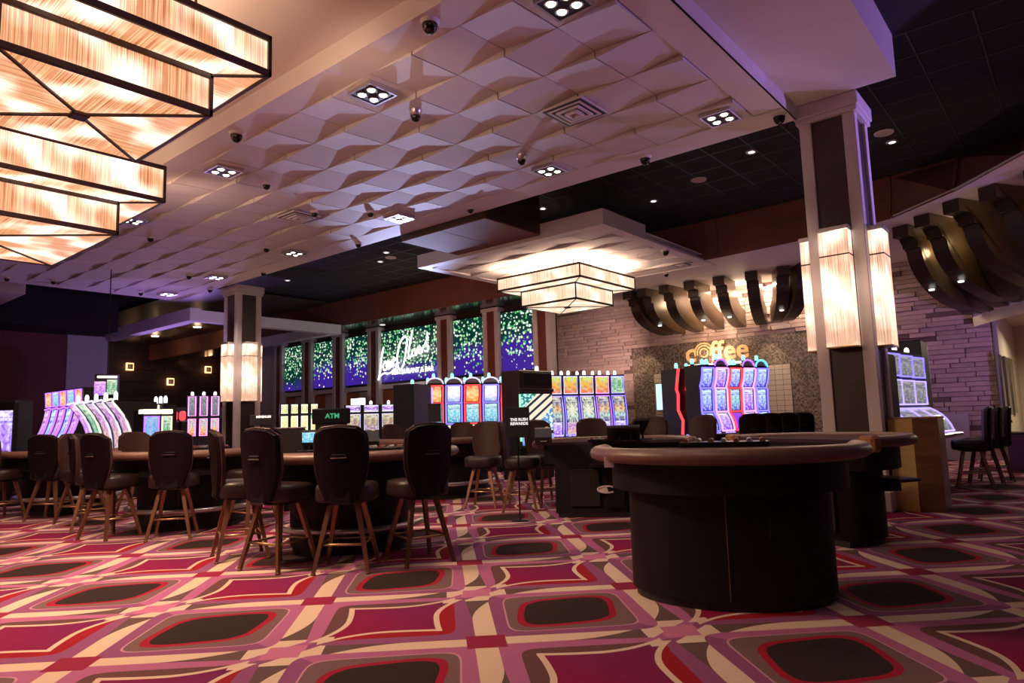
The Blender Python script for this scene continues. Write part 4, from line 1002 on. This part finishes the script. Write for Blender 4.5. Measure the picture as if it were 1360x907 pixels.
# stools
G1 = 'dark casino stools'
p = atd(340, 700, 5.60)
stool('dark stool at the left front of the nearest card table, turned right', 3.04, 4.93, 12, G1)
stool('dark stool seen squarely from behind at the middle of the nearest card table', 3.30, 4.42, 40, G1)
stool('dark stool at the right front of the nearest card table, seat turned left', 3.80, 4.17, 74, G1)
stool('dark stool at the left end of the nearest table, back left of its seat', 3.10, 5.62, -22, G1)
stool('dark stool seen squarely from behind at the second card table from the front', 3.27, 7.25, 54, G1)
stool('dark stool left of centre at the second card table, seat turned right', 2.92, 7.90, 18, G1)
stool('dark stool at the left end of the second card table, its brown cushion side showing', 3.05, 8.75, -20, G1)
stool('dark stool at the right end of the second card table, behind the nearest left stools', 3.98, 6.98, 95, G1)
stool('dark stool at the far left table, low behind the second group', 3.12, 10.35, 40, G1)
stool('dark stool at the far left table beside the frame\'s left edge', 2.75, 11.05, 20, G1)
G2 = 'stools facing the camera'
def face_stool(px, dist, rot, label, py=600):
    q = atd(px, py, dist)
    if isinstance(rot, tuple): rot = math.degrees(math.atan2(rot[1]-q.y, rot[0]-q.x))
    stool(label, q.x, q.y, rot, G2)
PA, PB_, PC_, P2_ = (3.88, 8.08), (3.64, 11.24), tuple(atd(585, 588, 10.6))[:2], (6.7, 4.13)
face_stool(186, 9.2, PA, 'brown-cushioned stool beyond the second table, facing the camera')
face_stool(112, 8.6, PA, 'brown-cushioned stool left of the second table, facing the camera')
face_stool(45, 12.2, PB_, 'brown-cushioned stool beyond the far left table')
face_stool(100, 12.0, PB_, 'brown-cushioned stool far left, between two dark stools')
face_stool(530, 11.3, PC_, 'brown-cushioned stool between the two right dark stools, beyond the nearest table')
face_stool(611, 12.0, PC_, 'brown-cushioned stool left of the two beside the red and blue machines')
face_stool(640, 11.2, PC_, 'brown-cushioned stool beside the red and blue machines, seat showing')
stool('stool with a brown back left of the black pole placard', 6.62, 6.02, 205, G2)
stool('stool with a brown seat right below the black pole placard', 6.55, 5.35, -60, G2)
face_stool(724, 9.15, P2_, 'brown-backed stool right of the placard, in front of the diagonal-striped machine')
face_stool(790, 9.1, P2_, 'brown-backed stool centred before the five tall machines')
face_stool(862, 8.9, P2_, 'brown-backed stool just left of the violet game bank, nearer')
face_stool(922, 8.55, P2_, 'brown-backed stool at the side of the violet game bank')
for k, x in enumerate((1000, 1022, 1045, 1066)):
    face_stool(x, 10.6+k*.75, 30, 'small dark stool back in front of the violet game bank, %s' % ['leftmost', 'second', 'third', 'rightmost'][k]+' of four')
for k in range(3):
    q = Vector((11.15+k*.62, 1.28-k*.06, 0)); stool('dark stool at the right-hand game machines, %s in the row' % ['nearest', 'middle', 'farthest'][k], q.x, q.y, 100, 'stools at the right machines')

# ------------------------------------------------------------------ game machines (front towards local +X, width along Y)
def mach(label, loc, rot, w, spec, group, name='slot_machine'):
    t = thing(name, label, 'slot machine', (loc[0], loc[1], 0), rot, group)
    spec(t, w); return t
def candle(t, x, y, z, mat='candle', h=.10):
    MB().lathe([(.0, 0), (.034, 0), (.034, h*.75), (.02, h), (.0, h*1.05)], (x, y, z), 10).build('top_candle', MT[mat], t)
    MB().lathe([(.042, -.03), (.042, 0), (.0, .001)], (x, y, z), 10).build('candle_base', MT['blackm'], t)
def screen_panel(t, scr, w, prof, led=None, name='game_screen', gap=.03, lw=.014):
    """prof: list of (x,z) rising along the front; a curved lit panel with a lit border"""
    hw = w/2-gap; d = [0]
    for a, b in zip(prof[:-1], prof[1:]): d.append(d[-1]+math.dist(a, b))
    L = d[-1]; m = MB(); vs = []; fs = []; uv = []
    for (x, z) in prof: vs += [(x, -hw, z), (x, hw, z)]
    for i in range(len(prof)-1):
        fs.append((2*i, 2*i+1, 2*i+3, 2*i+2)); uv.append([(0, d[i]/L), (1, d[i]/L), (1, d[i+1]/L), (0, d[i+1]/L)])
    m.add(vs, fs, 0, uv); m.build(name, scr, t)
    if led:
        pts = [(x+.006, -hw-lw, z) for x, z in prof]; pt2 = [(x+.006, hw+lw, z) for x, z in prof]
        MB().tube(pts+pt2[::-1], lw, 5, closed=True).build('light_frame', led, t)
def body(t, w, prof, back, mat='black'):
    """side outline from the front profile back to x=back"""
    poly = [(x-.012, z) for x, z in prof]+[(back, prof[-1][1]), (back, prof[0][1])]
    MB().prism(poly, -w/2+.004, w/2-.004, axis='y').build('cabinet', MT[mat], t)
def arc(x0, z0, x1, z1, bow, n=6):
    dx, dz = x1-x0, z1-z0; L = math.hypot(dx, dz); nx, nz = dz/L, -dx/L
    return [(x0+dx*i/n+nx*bow*math.sin(math.pi*i/n), z0+dz*i/n+nz*bow*math.sin(math.pi*i/n)) for i in range(n+1)]
def stand_deck(t, w, deck_z=.72, mat='blackm', led=None):
    MB().rbox(-.5, -.02, -w/2+.02, w/2-.02, .0, deck_z-.1, .015).build('stand', MT['black'], t)
    MB().rbox(-.45, .16, -w/2+.015, w/2-.015, deck_z-.1, deck_z, .02).build('button_deck', MT[mat], t)
    for k in (-1, 0, 1): MB().lathe([(.0, .02), (.025, .02), (.03, 0)], (.08, k*w*.25, deck_z), 10).build('button', led or LG['lav'], t)
def spec_tall(top, main, low, lt, lm, c1=True):
    def f(t, w):
        H = 2.06; stand_deck(t, w, .70); P1 = arc(.02, .72, -.02, 1.58, .05); P2 = [(-.02, 1.64), (-.01, 2.02)]
        body(t, w, [(.0, .66)]+P1+[(-.03, H)], -.5); screen_panel(t, low, w, [P1[0], P1[1], P1[2]], None, 'lower_screen', .06)
        screen_panel(t, main, w, P1[2:], None, 'main_screen', .06); screen_panel(t, main, w*.0+w, [(P1[0][0]-.004, P1[0][1]), (P1[0][0]-.004, P1[0][1]+.01)], lm, 'trim_light', .035)
        MB().tube([(x+.008, -w/2+.025, z) for x, z in P1]+[(x+.008, w/2-.025, z) for x, z in P1[::-1]], .013, 5, closed=True).build('light_frame', lm, t)
        screen_panel(t, top, w, P2, lt, 'top_screen', .05); candle(t, -.2, w*.1, H)
        if c1: candle(t, -.3, -w*.22, H)
    return f
def spec_triple(s1, s2, s3, led, crown=None, cm='candle_c', deck=True):
    """three stacked screens in a wavy frame, arched crown"""
    def f(t, w):
        if deck: stand_deck(t, w, .66)
        P = [arc(.02, .70, -.10, 1.02, .03, 3), arc(-.11, 1.08, -.10, 1.46, -.0, 3), arc(-.12, 1.52, -.04, 1.86, .02, 3)]
        body(t, w, [(0, .64)]+[q for p in P for q in p]+[(-.04, 1.92)], -.45)
        for p, s_, n_ in zip(P, (s3, s2, s1), ('lower_screen', 'middle_screen', 'top_screen')): screen_panel(t, s_, w, p, None, n_, .065)
        A = [q for p in P for q in p]
        for sg in (-1, 1): MB().tube([(x+.02, sg*(w/2-.03), z) for x, z in A], .018, 5).build('light_frame', led, t)
        for (x, z) in (P[0][0], (P[1][0][0]+.02, 1.05), (P[2][0][0]+.01, 1.49), P[2][-1]): MB().tube([(x+.012, -w/2+.03, z), (x+.012, w/2-.03, z)], .016, 5).build('light_bar', led, t)
        if crown:
            MB().tube([(-.05, -(w/2-.02)*math.cos(a), 1.90+.13*math.sin(a)) for a in [math.pi*i/8 for i in range(9)]], .016, 6).build('crown_light', crown, t)
            MB().prism([(-(w/2-.03)*math.cos(a), 1.90+.12*math.sin(a)) for a in [math.pi*i/8 for i in range(9)]], -.12, -.06, axis='x').build('crown_panel', MT['chrome'], t)
        candle(t, -.15, -w*.05, 2.03 if crown else 1.93, cm); candle(t, -.3, -w*.33, 1.95, cm)
    return f
def spec_curve(scr, topscr, led, edge, bow=-.12, xb=-.16, xt=.20):
    """single tall curved screen; the candle ones overhang the player, the violet ones lean back"""
    def f(t, w):
        stand_deck(t, w, .62); P = arc(xb, .66, xt, 1.62, bow, 7); body(t, w, [(.06, .6)]+P, -.55)
        screen_panel(t, scr, w, P, None, 'main_screen', .07)
        MB().tube([(x+.01, w/2-.03, z) for x, z in P], .02, 5).build('edge_light', edge, t)
        MB().tube([(P[-1][0], w/2-.03, 1.64), (P[-1][0]-.05, 0, 1.67), (P[-1][0], -w/2+.03, 1.64)], .02, 5).build('edge_light', edge, t)
        if topscr:
            screen_panel(t, topscr, w, [(P[-1][0]-.02, 1.70), (P[-1][0], 2.02)], led, 'top_screen', .06); MB().rbox(-.6, P[-1][0]-.04, -w/2+.03, w/2-.03, 1.6, 2.06, .01).build('top_box', MT['black'], t)
        else: candle(t, P[-1][0]-.12, 0, 1.66, 'candle', .14)
    return f
def spec_upright(top, main, led, H=1.78, ctop=True, low=None):
    def f(t, w):
        stand_deck(t, w, .70); P1 = [(0, .95), (0, 1.33)]; P2 = [(.0, 1.40), (.0, H-.03)]
        body(t, w, [(.0, .64), (.0, H)], -.5); screen_panel(t, main, w, P1, led, 'main_screen', .06); screen_panel(t, top, w, P2, led, 'top_screen', .06)
        if low: screen_panel(t, low, w, [(.02, .74), (.01, .90)], None, 'lower_screen', .06)
        if ctop: candle(t, -.2, 0, H, 'candle', .09)
    return f
def bank(pl, pr, ztop, specs, labels, group, depth_shift=0.0, w_over=None, name='slot_machine'):
    """pl, pr: front top corners of the bank; machines share the line between them"""
    a = atz(pl[0], pl[1], ztop); b = atz(pr[0], pr[1], ztop); return bank_xy(a, b, specs, labels, group, name)
def bank_xy(a, b, specs, labels, group, name='slot_machine'):
    n = len(specs); d = (b-a); d.z = 0; rot = math.atan2(d.y, d.x)+(math.pi/2 if True else 0)
    nrm = Vector((math.cos(rot), math.sin(rot), 0)); mid = (a+b)/2
    if nrm.dot(Vector((-mid.x, -mid.y, 0))) < 0: rot += math.pi
    w = d.length/n; out = []
    for i in range(n):
        c = a+d*((i+.5)/n); out.append(mach(labels[i], (c.x, c.y), rot, w*.985, specs[i], group, name))
    return out
O5 = ['leftmost', 'second from the left', 'middle', 'second from the right', 'rightmost']
def Ls(fmt, n): 
    o = {3: ['leftmost', 'middle', 'rightmost'], 4: ['leftmost', 'second from the left', 'third from the left', 'rightmost'], 5: O5}[n]; return [fmt % k for k in o]
# five tall machines by the stone wall: bank line set by distance
def two(pxl, dl, pxr, dr): a = atd(pxl, 556, dl); b = atd(pxr, 556, dr); a.z = b.z = 0; return a, b
a, b = two(727, 15.2, 833, 15.9)
bank_xy(a, b, [spec_tall(SC['yellow'], SC['tallor'], SC['violet'], LG['white'], LG['lav']), spec_tall(SC['yellow'], SC['tallmix'], SC['candy'], LG['white'], LG['blue']), spec_tall(SC['yellow'], SC['tallmix'], SC['violet'], LG['white'], LG['lav']), spec_tall(SC['yellow'], SC['tallor'], SC['violet'], LG['pink'], LG['violet']), spec_tall(SC['green'], SC['tallor'], SC['violet'], LG['lav'], LG['blue'])],
        Ls('tall machine with orange top screen before the stone wall, %s', 5), 'tall machines before the stone wall')
# striped machine
a, b = two(690, 12.6, 736, 13.2)
def spec_big(t, w):
    MB().rbox(-.5, -.02, -w/2, w/2, 0, 1.02, .02).build('stand', MT['black'], t)
    MB().rbox(-.5, -.0, -w/2, w/2, .55, 2.0, .02).build('cabinet', MT['dark_brown'], t)
    screen_panel(t, SC['diag'], w, [(.012, .88), (.012, 1.56)], None, 'main_screen', .04); screen_panel(t, SC['skyb'], w, [(.02, .62), (.012, .82)], None, 'lower_screen', .04)
    MB().rbox(0, .03, -w/2, w/2, 1.6, 1.66, .01).build('brow_bar', MT['frame_dark'], t)
    MB().tube([(.02, -w/2-.0, .7), (.02, -w/2, 1.55)], .02, 5).build('edge_light', LG['green'], t)
    candle(t, -.2, w*.25, 2.0)
    MB().rbox(-.06, .012, -w/2+.1, w/2-.02, 1.72, 1.96, .01).build('top_box', MT['black'], t)
bank_xy(a, b, [spec_big], ['machine with a big screen of diagonal pale stripes, behind the black placard'], 'single machines')
# five red and blue machines
a, b = two(566, 14.6, 690, 15.0)
sp5 = [spec_triple(SC['redtop'] if k % 2 == 0 else SC['whitetop'], SC['cyan'], SC['yelwhite'], LG['red'] if k % 2 == 0 else LG['blue'], LG['white']) for k in range(5)]
bank_xy(a, b, sp5, Ls('crowned machine in the red and blue bank, %s', 5), 'red and blue crowned machines')
a, b = two(549, 13.6, 574, 14.2)
def spec_dark(t, w):
    MB().rbox(-.5, 0, -w/2, w/2, 0, 1.86, .02).build('cabinet', MT['black'], t)
    MB().tube([(.0, w/2, .6), (.01, w/2, 1.8)], .015, 5).build('edge_light', LG['lav'], t); candle(t, -.2, -w*.1, 1.86, 'candle_c')
bank_xy(a, b, [spec_dark], ['dark machine side with a cyan candle, left end of the red and blue bank'], 'single machines')
# four purple picture machines
a, b = two(457, 16.2, 552, 16.6)
bank_xy(a, b, [spec_upright(SC['violpic'], SC['gold'], LG['white'], 1.56) for k in range(4)], Ls('machine with purple picture on top, below the script sign, %s', 4), 'purple picture machines')
# ATM kiosk
q = atd(440, 560, 13.5)
kk = thing('cash_kiosk', 'black cash machine kiosk with green ATM lettering', 'kiosk', (q.x, q.y, 0), math.atan2(-q.y, -q.x))
MB().rbox(-.3, .0, -.3, .3, 0, 1.35, .02).build('kiosk_body', MT['black'], kk); MB().rbox(-.34, .04, -.36, .36, 1.12, 1.42, .02).build('kiosk_header', MT['blackm'], kk)
lettering('ATM', .13, MT['txt_green'], kk, (.045, .02, 1.27), 0, .004); 
MB().rbox(.0, .03, -.2, .2, .75, .98, .01).build('kiosk_screen', MT['blackm'], kk)
lt_ = lettering('ATM', .12, MT['txt_green'], kk, (-.05, -.367, 1.27), -math.pi/2, .003)
# four pale machines
a, b = two(371, 15.8, 424, 16.1)
bank_xy(a, b, [spec_upright(SC['pale'], SC['pale'], LG['pale'], 1.62, False) for k in range(4)], Ls('machine with pale yellow screens right of the left column, %s of four', 4), 'pale yellow machines')
# three machines left of left column
a, b = two(247, 15.6, 293, 15.9)
bank_xy(a, b, [spec_upright(SC['greydk'], SC['fire'], LG['pink'], 1.86, True) for k in range(3)], Ls('machine with a fiery lower screen left of the left column, %s of three', 3), 'fiery machines')
a, b = two(228, 15.0, 250, 15.2)
def spec_backs(t, w):
    MB().rbox(-.4, 0, -w/2, w/2, 0, 1.3, .03).build('cabinet', MT['black'], t)
    MB().rbox(-.3, -.05, -w*.3, w*.3, 1.3, 1.5, .03).build('red_topper', LG['red'], t)
bank_xy(a, b, [spec_backs, spec_backs], ['dark low machine with a red topper, left of the pair', 'dark low machine with a red topper, right of the pair'], 'low dark machines')
a, b = two(190, 11.3, 212, 11.5)
def spec_wide(s, led):
    def f(t, w):
        stand_deck(t, w, .66); body(t, w, [(0, .6), (0, 1.42)], -.4); screen_panel(t, s, w, [(.012, .78), (.012, 1.32)], led, 'main_screen', .03); MB().rbox(-.2, .05, -w/2, w/2, 1.36, 1.44, .01).build('top_light', LG['pale'], t)
    return f
bank_xy(a, b, [spec_wide(SC['skyb'], LG['violet'])], ['wide machine with a sky blue screen behind the left stools'], 'wide screen machines')
a, b = two(214, 11.6, 229, 11.7)
bank_xy(a, b, [spec_wide(SC['green'], LG['pale'])], ['narrow machine with a green and pale screen right of the sky blue one'], 'wide screen machines')
# five curved machines with pale edges
a, b = two(103, 13.6, 166, 12.3)
cm_ = bank_xy(a, b, [spec_curve([SC['pinkv'], SC['green'], SC['candy'], SC['candy'], SC['candy']][k], None, None, LG['pale'] if k in (1, 4) else LG['white']) for k in range(5)], Ls('curved machine with a flame-shaped candle on top, %s of five', 5), 'curved candle machines')
# back to back mates showing dark sides
a, b = two(178, 14.3, 197, 14.0)
def spec_side(t, w):
    P = arc(.05, .66, -.30, 1.62, -.1, 6); body(t, w, [(.0, .0), (.05, .6)]+P, -.6); candle(t, -.4, 0, 1.66, 'candle', .14)
    MB().tube([(x+.01, -w/2+.03, z) for x, z in P], .02, 5).build('edge_light', LG['pale'], t)
bank_xy(a, b, [spec_side]*3, Ls('dark curved machine seen from behind, beside the flame-candle bank, %s of three', 3), 'dark curved machines')
# five slanted machines at far left
a, b = two(42, 15.8, 91, 14.4)
bank_xy(a, b, [spec_curve(SC['pinkv'] if k % 2 == 0 else SC['blue'], SC['redtop'] if k % 2 == 0 else SC['cyan'], LG['violet'], LG['violet'], -.10, .20, -.24) for k in range(5)], Ls('slanted violet machine before the dark red wall, %s of five', 5), 'slanted violet machines')
# big screen at the left edge
a, b = two(-18, 10.6, 22, 10.6)
def spec_edge(t, w):
    MB().rbox(-.4, 0, -w/2, w/2, .2, 1.62, .04).build('cabinet', MT['blackm'], t); MB().rbox(-.6, -.1, -w/2+.05, w/2-.05, 0, .4, .03).build('stand', MT['black'], t)
    screen_panel(t, SC['violet'], w, [(.012, .75), (.012, 1.46)], None, 'main_screen', .05)
bank_xy(a, b, [spec_edge], ['big lit game screen cut off by the left frame edge'], 'single machines')
# violet triple bank by the coffee bar
a, b = two(936, 13.6, 1028, 14.6)
cb = [spec_triple(SC['blue'], SC['blue'], SC['blue'], LG['blue'], None), spec_triple(SC['violet'], SC['blue'], SC['violet'], LG['pink'], LG['violet']), spec_triple(SC['blue'], SC['bluegreen'], SC['plainv'], LG['red'], None), spec_triple(SC['blue'], SC['violet'], SC['violet'], LG['pink'], LG['violet']), spec_triple(SC['blue'], SC['blue'], SC['blue'], LG['blue'], LG['cyan'])]
ms = bank_xy(a, b, cb, Ls('triple-screen machine in the violet bank under the coffee sign, %s', 5), 'violet triple-screen machines')
for t in ms: t.scale = (1.08, 1, 1.08)
a, b = two(905, 14.3, 932, 14.6)
def spec_mate(t, w):
    P = [(0, .64), (.03, .9), (-.08, 1.1), (-.06, 1.4), (-.10, 1.5), (-.02, 1.9)]
    body(t, w, P, -.5)
    for sg in (-1, 1): MB().tube([(x+.01, sg*(w/2-.0), z) for x, z in P], .03, 6).build('edge_light', LG['red'], t)
    candle(t, -.2, 0, 1.92, 'candle_c'); stand_deck(t, w, .62)
mt = bank_xy(a, b, [spec_mate, spec_mate], ['dark machine with a red wavy edge, left end of the violet bank', 'dark machine with a red wavy edge beside the blue screens'], 'dark mates of the violet bank')
for t in mt: t.scale = (1.08, 1, 1.08)
# right-hand machines: a row seen nearly edge-on, fronts towards -Y
def spec_right(t, w):
    MB().rbox(-.5, -.12, -w/2, w/2, .0, .62, .02).build('stand', MT['black'], t); MB().rbox(-.42, .26, -w/2+.01, w/2-.01, .66, .72, .015).build('button_deck', MT['chrome'], t)
    P = arc(.14, .74, -.16, 1.08, .05, 5); body(t, w, [(.0, .6), (.14, .7)]+P+[(-.20, 1.12), (-.20, 1.90)], -.5)
    screen_panel(t, SC['greydk'], w, P, LG['lav'], 'lower_screen', .04); screen_panel(t, SC['greydk'], w, [(-.185, 1.14), (-.185, 1.48)], LG['lav'], 'middle_screen', .04); screen_panel(t, SC['greydk'], w, [(-.185, 1.54), (-.185, 1.84)], LG['blue'], 'top_screen', .04)
    candle(t, -.3, 0, 1.90)
for k in range(3):
    mach('dim grey-screened machine in the right-hand row, %s of three' % ['nearest', 'middle', 'farthest'][k], (10.55+k*.66, 1.86-k*.04), R_(-100), .64, spec_right, 'right-hand machines')
mach('black machine back behind the right column, left of the dim screens', (9.75, 2.3), R_(84), .60, lambda t, w: (MB().rbox(-.4, .1, -w/2, w/2, 0, 1.78, .03).build('cabinet', MT['black'], t), candle(t, -.1, -.1, 1.78), candle(t, -.1, .2, 1.74)), 'right-hand machines')
MB2 = thing('tall_black_cabinet', 'tall black cabinet behind the right-hand machines', 'cabinet', (12.65, 2.3, 0)); MB().rbox(-.3, .3, -.35, .35, 0, 2.15, .02).build('cabinet_body', MT['black'], MB2); MB().rbox(.30, .33, -.35, .35, .1, 2.1, .01).build('edge_strip', MT['chrome'], MB2)
# hanging screens at left
q = atd(142, 512, 14.0)
hs = thing('hanging_screen_cluster', 'cluster of lit advertising screens above the left machines', 'screen', (q.x, q.y, q.z), math.atan2(-q.y, -q.x))
MB().rbox(-.2, 0, -.22, .22, -.22, .23, .01).build('cluster_box', MT['black'], hs)
screen_panel(hs, SC['green'], .2, [(.01, -.18), (.01, .12)], None, 'screen_face', .01); hs.children[-1].location = (0, .09, 0)
screen_panel(hs, SC['pinkv'], .22, [(.06, -.2), (.06, .08)], None, 'screen_face', .01); hs.children[-1].location = (0, -.12, 0)
MB().rbox(-.05, .02, -.18, .18, .15, .20, .01).build('light_bar', LG['pale'], hs); MB().tube([(-.1, 0, .22), (-.1, 0, 5.1-q.z)], .012, 6).build('hanger', MT['blackm'], hs)

# ------------------------------------------------------------------ things on and by the tables
def placard(px, py, d, w, h, label, text, tz, facing=None, pole=True, zb=0.0):
    q = atd(px, py, d); yaw = math.atan2(-q.y, -q.x) if facing is None else facing
    t = thing('placard', label, 'sign', (q.x, q.y, q.z), yaw)
    MB().rbox(-.012, .012, -w/2, w/2, -h/2, h/2, .004).build('placard_board', MT['black'], t)
    if pole: MB().tube([(0, 0, -h/2), (0, 0, zb+.01-q.z)], .010, 6).build('pole', MT['blackm'], t); MB().lathe([(.0, zb-q.z), (.10, zb-q.z), (.09, zb+.012-q.z), (.0, zb+.02-q.z)], k=16).build('pole_foot', MT['blackm'], t)
    for k, s_ in enumerate(text): lettering(s_, tz, MT['txt_white'], t, (.014, .02, .03-k*tz*1.05), 0, .0015)
    return t
placard(687, 561, 7.6, .27, .33, 'black placard on a pole with two lines of white capitals, THE RUSH REWARDS', ['THE RUSH', 'REWARDS'], .042)
placard(577, 548, 9.0, .17, .24, 'small dark placard left of the red and blue machines', [], .02)
placard(347, 558, 6.45, .20, .10, 'small black placard right of the left column with white lettering', ['MINIMUM'], .03, zb=.836)
def shuffler(px, py, d, label, s=1.0, z=.82):
    q = atd(px, py, d); t = thing('card_shuffler', label, 'card shuffler', (q.x, q.y, z), math.atan2(-q.y, -q.x))
    MB().prism([(-.12*s, 0), (.14*s, 0), (.16*s, .07*s), (.02*s, .16*s), (-.12*s, .17*s)], -.09*s, .09*s, axis='y').build('shuffler_body', MT['black'], t)
    MB().rbox(.13*s, .165*s, -.035*s, .035*s, .025*s, .033*s, .003).build('card_slot', MT['chrome'], t)
    MB().lathe([(0, .18*s), (.015*s, .175*s), (.02*s, .165*s)], (-.03*s, .04*s, 0), 8).build('button', MT['paper'], t)
shuffler(722, 590, 7.5, 'black card shuffler on the left end of the dealer-side table')
shuffler(490, 590, 7.0, 'black card shuffler on the nearest card table, between two stools', 1.1, .836)
def display(px, py, d, label, w, h, tilt, z0, lit=None, yaw=None):
    q = atd(px, py, d); t = thing('tilted_display', label, 'monitor', (q.x, q.y, z0), math.atan2(-q.y, -q.x) if yaw is None else yaw)
    m = Matrix.Translation((0, 0, q.z-z0))@Matrix.Rotation(R_(tilt), 4, 'Y')
    MB().rbox(-.02, .02, -w/2, w/2, -h/2, h/2, .008, 0, m).build('display_panel', MT['black'], t)
    if lit:
        P = [m@Vector((.022, s_*(w/2-.015), v_*(h/2-.015))) for s_, v_ in ((-1, -1), (1, -1), (1, 1), (-1, 1))]
        MB().quad(*P).build('display_face', lit, t)
    MB().tube([(-.03, -.04, 0), (-.03, -.04, q.z-z0)], .014, 6).tube([(-.03, .08, 0), (-.03, .08, q.z-z0)], .014, 6).build('support', MT['blackm'], t)
    MB().rbox(-.09, .06, -.1, .14, -.0, .012, .004).build('foot_plate', MT['blackm'], t)
display(828, 574, 7.3, 'large black display tilted back on the dealer-side table', .34, .22, 55, .82)
display(848, 566, 7.8, 'second black display, behind the large tilted one', .22, .2, 40, .82, yaw=R_(250))
display(410, 580, 6.7, 'small lit blue monitor on the nearest card table', .15, .13, 15, .836, SC['monitor'])
q = atd(382, 578, 9.0); bx = thing('equipment_box', 'grey pit equipment box left of the lit monitor', 'box', (q.x, q.y, .6), math.atan2(-q.y, -q.x)); MB().rbox(-.25, 0, -.22, .22, 0, .46, .01).build('box_body', MT['tbl_panel'], bx); MB().rbox(-.26, .01, -.23, .23, .46, .475, .004).build('box_lid', MT['grey_wall'], bx)
MB().tube([(-.1, 0, -.6), (-.1, 0, 0)], .05, 8).build('box_post', MT['blackm'], bx)
chip_tray(4.12, 5.12, .835, 38, 'dealer chip tray on the nearest card table')
chip_tray(6.5, 4.0, .82, 32, 'dealer chip tray on the dealer-side table')
chip_tray(4.42, 1.88, .866, 22, 'dealer chip tray on the foreground table')
chip_tray(4.1, 8.3, .835, 38, 'dealer chip tray on the second card table')
# white card and wristband-like clip on the dealer-side table's end
q = atd(809, 614, 4.15); tag(MB().rbox(-.004, .004, -.028, .028, -.030, .032, .002).build('white_tag', MT['paper'], None, (q.x, q.y, q.z), math.atan2(-q.y, -q.x)), 'small square pinkish-white tag under the left end of the foreground rail', 'tag')
q = [c for c in (atd(806, 650, 5+i*.01) for i in range(400)) if (c.x-6.70)*math.cos(R_(32))+(c.y-4.13)*math.sin(R_(32)) > -.175][0]; hk = thing('bag_hook', 'pale oval cup shape on the side of the dealer-side table', 'cup holder', (q.x, q.y, q.z), math.atan2(-q.y, -q.x)); MB().tube([(0, .1*math.cos(a), .035*math.sin(a)) for a in [i*math.pi/8 for i in range(2, 15)]], .010, 6).build('hook_ring', MT['paper'], hk); MB().prism([(-.09, -.03), (.02, -.03), (.0, .025), (-.06, .028), (-.09, .01)], -.01, .0, axis='x').build('hook_plate', MT['paper'], hk)
# gold and wood podium right of the column
P_ = thing('podium', 'podium with gold left side and walnut front, right of the foreground tables', 'podium', (8.36, 1.30, 0), R_(0))
pc = MB(); poly = [(0, .42), (0, .17), (.06, -.27), (.5, -.22), (.5, .42)]
MB().prism([(0.02, .38), (.02, .18), (.04, -.02), (.48, -.02), (.48, .38)], 0.02, .93).build('core', MT['tbl'], P_)
MB().prism([(0, .40), (0, .17), (.02, .17), (.02, .40)], .0, .97).build('gold_panel', MT['podium_gold'], P_)
MB().prism([(0, .168), (.03, -.06), (.05, -.06), (.02, .168)], .0, .97).build('walnut_panel', MT['podium_wood'], P_)
MB().prism([(.03, -.064), (.5, -.05), (.5, -.03), (.05, -.044)], .0, .97).build('mirror_panel', MT['chrome'], P_)
MB().prism([(-.005, .405), (-.005, .165), (.025, -.07), (.51, -.055), (.51, .405)], .97, .985).build('podium_top', MT['wood'], P_)
# globe lights and chairs behind the machines under the screens
gl = thing('globe_lamp_cluster', 'cluster of white globe lamps in the bar below the script sign', 'lamp', (XW-.25, 15.6, 2.0))
MB().tube([(0, 0, -2.0), (0, 0, 0)], .02, 6).tube([(0, -1.1, -.12), (0, .95, -.12)], .015, 6).build('lamp_stand', MT['chrome'], gl)
for k, (dy, dz) in enumerate(((.0, 0), (.35, .12), (.6, -.05), (-.5, .1), (-.8, -.04), (.95, .06), (-1.1, .12))):
    MB().lathe([(0, -.1), (.07, -.07), (.1, 0), (.07, .07), (0, .1)], (0, dy, dz), 10).build('globe', MT['txt_white'] if False else glow('globe_glow_%d' % k, (1, .95, .95), 3), gl)
lb = thing('light_box', 'bright white light box above the purple picture machines', 'lamp', (XW-.25, 18.7, 1.85)); MB().rbox(.03, .06, -.03, .03, -1.85, -.1, .004).build('post', MT['black'], lb); MB().rbox(-.03, .03, -.35, .35, -.10, .12, .01).build('light_face', glow('box_glow', (1, 1, 1), 3.5), lb); MB().rbox(.03, .06, -.37, .37, -.12, .14, .01).build('box_back', MT['black'], lb)
